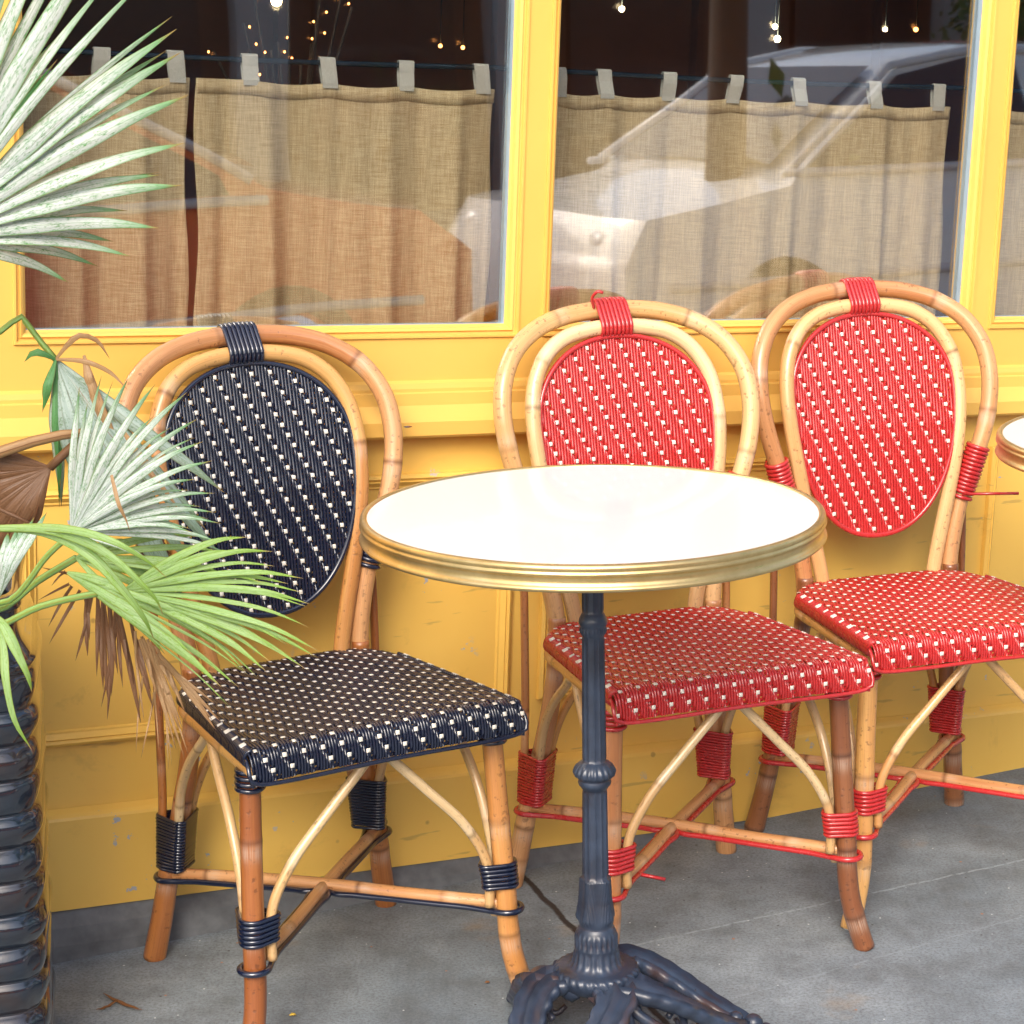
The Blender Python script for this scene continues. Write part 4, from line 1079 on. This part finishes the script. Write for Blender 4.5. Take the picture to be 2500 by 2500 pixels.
# ------------------------------------------------------------------ litter on the pavement
def litter(px, py, L, wd, mat, label, rot, curl=.3):
    P = on_floor(px, py); mb = MB(); n = 9; rows = []
    for i in range(n+1):
        f = i/n; wv = wd*math.sin(math.pi*min(.999, max(.02, f)))**.8; x = (f-.5)*L
        rows.append([mb.vert((x, s*wv, .0018+curl*L*.35*abs(f-.5)**2*2+abs(s)*wv*.5+.0006*math.sin(i*2.1))) for s in (-1, -.4, 0, .4, 1)])
    for a, b in zip(rows, rows[1:]):
        for k in range(4): mb.face((a[k], a[k+1], b[k+1], b[k]))
    o = mb.build('fallen_leaf', mat, None, True); o.location = (P.x, P.y, 0); o.rotation_euler = (0, 0, rot)
    sm = o.modifiers.new('thick', 'SOLIDIFY'); sm.thickness = .0006
    tag(o, label, 'leaf', 'leaves fallen on the pavement')
litter(1334, 2106, .020, .006, 'yellow_petal', 'small curled yellow leaf on the pavement between the black chair and the table pedestal', .1, .8)
litter(545, 2208, .060, .006, 'dead_leaf', 'long brown leaf lying at the foot of the plinth behind the black chair', .5)
litter(665, 2210, .030, .004, 'yellow_petal', 'pale narrow leaf behind the front left leg of the black chair', .0)
litter(300, 2455, .085, .0035, 'dead_leaf', 'brown twig like leaf on the pavement right of the planter', -.7)
litter(262, 2462, .040, .003, 'dead_leaf', 'short dark curled leaf beside the planter base', .9, .6)
litter(115, 2270, .018, .005, 'dead_leaf', 'small orange brown leaf in the gutter by the plinth next to the planter', .3, .5)
litter(715, 2482, .010, .004, 'yellow_petal', 'tiny pale seed at the bottom edge between the black chair legs', .2)
litter(1190, 2402, .008, .003, 'dead_leaf', 'tiny brown crumb on the pavement left of the curved front leg', .2)

# ------------------------------------------------------------------ across the street (met as reflections in the panes)
fac = thing('brick_building', (*wl(2, 15.5), 0), WA, 'dark brown building with pale pilasters across the street', 'building')
mb = MB(); mb.box(-26, 26, -8, 0, -.2, 4.4); mb.build('wall', 'facade_brown', fac, False)  # added to screen bright sky from the panes; kept low for sky fill
for k in range(-9, 10):
    mb = MB(); mb.box(k*2.6-.28, k*2.6+.28, .0, .25, -.2, 4.3); mb.build('pilaster', 'facade_stone', fac, False)
for k in range(-9, 9):
    mb = MB(); mb.box(k*2.6+.6, k*2.6+2.0, .002, .10, .5, 2.9); mb.build('window', 'car_glass', fac, False)
def make_car(label, u, off, mat, rz=0.):
    t = thing('parked_car', (*wl(u, off), -.15), WA+rz, label, 'car', 'cars in the street')
    L, Wd = 4.3, .88
    side = [(-2.15, .30), (-2.15, .62), (-2.05, .80), (-1.35, .93), (-.75, 1.38), (-.3, 1.46), (.6, 1.45), (1.35, 1.02), (1.95, .92), (2.15, .72), (2.15, .30)]
    p = [Vector((x, 0, z)) for x, z in side]; mb = MB()
    def inset(z): return 0 if z < .9 else (z-.9)*.42
    st = [(x, z) for x, z in side]
    rows = []
    for y in (-1, -.96, -.8, 0, .8, .96, 1):
        rows.append([mb.vert((x*(1-.03*abs(y)**6), y*(Wd-inset(z)), z-(.03*abs(y)**4 if z > .9 else 0))) for x, z in st])
    for a, b in zip(rows, rows[1:]):
        for k in range(len(st)): mb.face((a[k], a[(k+1) % len(st)], b[(k+1) % len(st)], b[k]))
    mb.face(rows[0]); mb.face(rows[-1][::-1]); mb.build('body', mat, t, True, sharp=38)
    for s in (-1, 1):
        mb = MB(); yy = lambda z: s*(Wd-inset(z)+.006)
        for poly in ([(-1.22, .97), (-.72, 1.33), (-.32, 1.40), (-.10, 1.40), (-.10, .97)], [(0, .97), (0, 1.40), (.55, 1.39), (1.12, 1.04), (1.15, .97)]):
            mb.face([mb.vert((x, yy(z), z)) for x, z in poly][::s])
        mb.build('side_window', 'car_glass', t, False)
        mb = MB(); mb.tube([(-1.35, yy(.95), .95), (1.3, yy(.95), .95)], .018, 6); mb.tube([(-1.30, yy(1.)+s*.002, .96), (-.75, yy(1.38)+s*.002, 1.37), (-.3, yy(1.44), 1.43), (.58, yy(1.43), 1.42), (1.25, yy(1.03), 1.02)], .020, 6); mb.tube([(-1.9, s*(Wd+.004), .55), (1.9, s*(Wd+.004), .55)], .018, 6)
        mb.build('trim', 'lens_trim_white', t, True)  # trim thickened and coloured white to give light streaks in the panes
        for xx in (-1.35, 1.35):
            mb = MB(); mb.lathe([(.0001, -.1), (.31, -.1), (.33, -.06), (.33, .06), (.31, .1), (.22, .1), (.21, .09)], 32, cap=False); o = mb.build('wheel', 'tyre', t, True, sharp=40); o.location = (xx, s*(Wd-.10), .33); o.rotation_euler = (R(-90*s), 0, 0)
            mb = MB(); mb.lathe([(.215, .085), (.20, .10), (.12, .105), (.06, .115), (.0001, .12)], 30, lambda r, z, ph: r*(1+.02*math.cos(ph*5)), cap=False); mb.build('rim', 'chrome', o, True)
        for xx in (-1, 1):
            mb = MB(); n = 6; rad = .07
            mb.lathe([(rad*math.sin(math.pi*k/n)+1e-5, -rad*math.cos(math.pi*k/n)) for k in range(n+1)], 14, cap=False); o = mb.build('headlight', 'lens_trim_white', t, True); o.location = (xx*2.06, s*.64, .70); o.scale = (.6, 1.2, .7)
    for xs in (((-1.30, .96), (-.76, 1.36)), ((1.30, 1.04), (.64, 1.43))):
        (xa, za), (xb, zb2) = xs; mb = MB(); sg = 1 if xa > 0 else -1
        mb.face([mb.vert((xa+sg*.012, -.70, za+.02)), mb.vert((xa+sg*.012, .70, za+.02)), mb.vert((xb+sg*.012, .58, zb2+.01)), mb.vert((xb+sg*.012, -.58, zb2+.01))]); mb.build('windscreen', 'car_glass', t, False)
make_car('white car parked at the kerb', 4.5, 5.0, 'car_silver')
make_car('red car parked along the kerb behind the white one', -.3, 5.05, 'car_red')
make_car('green car parked farther down the kerb', 9.6, 5.2, 'car_green')
make_car('red car in the far lane', 7.0, 8.2, 'car_red', math.pi)
def make_tree(u, off, label):
    t = thing('street_tree', (*wl(u, off), -.02), 0, label, 'tree', 'trees along the kerb'); r_ = random.Random(u)
    mb = MB(); mb.tube(spline([(0, 0, 0), (.03, .02, 1.2), (-.03, .05, 2.4), (.02, 0, 3.6)], .2), [.11-.0035*i for i in range(40)], 10)
    for k in range(7):
        a = r_.uniform(0, 6.28); mb.tube(spline([(0, 0, 2.0+k*.22), (.5*math.cos(a), .5*math.sin(a), 2.7+k*.22), (1.2*math.cos(a), 1.2*math.sin(a), 3.4+k*.25)], .2), [.045-.004*i for i in range(12)], 6)
    mb.build('trunk', 'trunk_bark', t, True)
    mb = MB()
    for k in range(3800):
        a, b, c = r_.gauss(0, .75), r_.gauss(0, .75), r_.gauss(0, .8); p = Vector((a, b, 3.9+c)); d = Vector((r_.gauss(0, 1), r_.gauss(0, 1), r_.gauss(0, 1))).normalized(); e = d.orthogonal().normalized(); s_ = r_.uniform(.05, .11)
        mb.face([mb.vert(p-d*s_), mb.vert(p+e*s_*.45), mb.vert(p+d*s_), mb.vert(p-e*s_*.45)])
    mb.build('crown', 'street_leaf', t, False)
make_tree(3.1, 4.6, 'slender street tree by the kerb near the cafe'); make_tree(10.5, 4.6, 'street tree by the kerb farther along the street')

def make_shrub(u, off, h, wd, label):
    t = thing('street_shrub', (*wl(u, off), -.15), 0, label, 'shrub', 'shrubs across the street'); r_ = random.Random(int(u*10))
    mb = MB()
    for k in range(2600):
        a = r_.uniform(0, 6.28); q = r_.random()**.5; zz = r_.random(); rad = wd*q*math.sin(math.pi*min(.95, .25+zz*.7))**.6*(1+.25*math.sin(a*3+zz*5))
        p = Vector((rad*math.cos(a), rad*math.sin(a), zz*h)); d = Vector((r_.gauss(0, 1), r_.gauss(0, 1), r_.gauss(0, 1))).normalized(); e = d.orthogonal().normalized(); s_ = r_.uniform(.04, .09)
        mb.face([mb.vert(p-d*s_), mb.vert(p+e*s_*.45), mb.vert(p+d*s_), mb.vert(p-e*s_*.45)])
    mb.build('foliage', 'street_leaf', t, False)
    mb = MB(); mb.tube([(0, 0, 0), (.05, 0, h*.5)], .04, 8); mb.build('stem', 'trunk_bark', t, True)
make_shrub(12.5, 14.2, 2.6, 1.0, 'leafy shrub against the building across the street'); make_shrub(21, 14.2, 2.2, 1.2, 'wide leafy shrub farther along the far pavement')
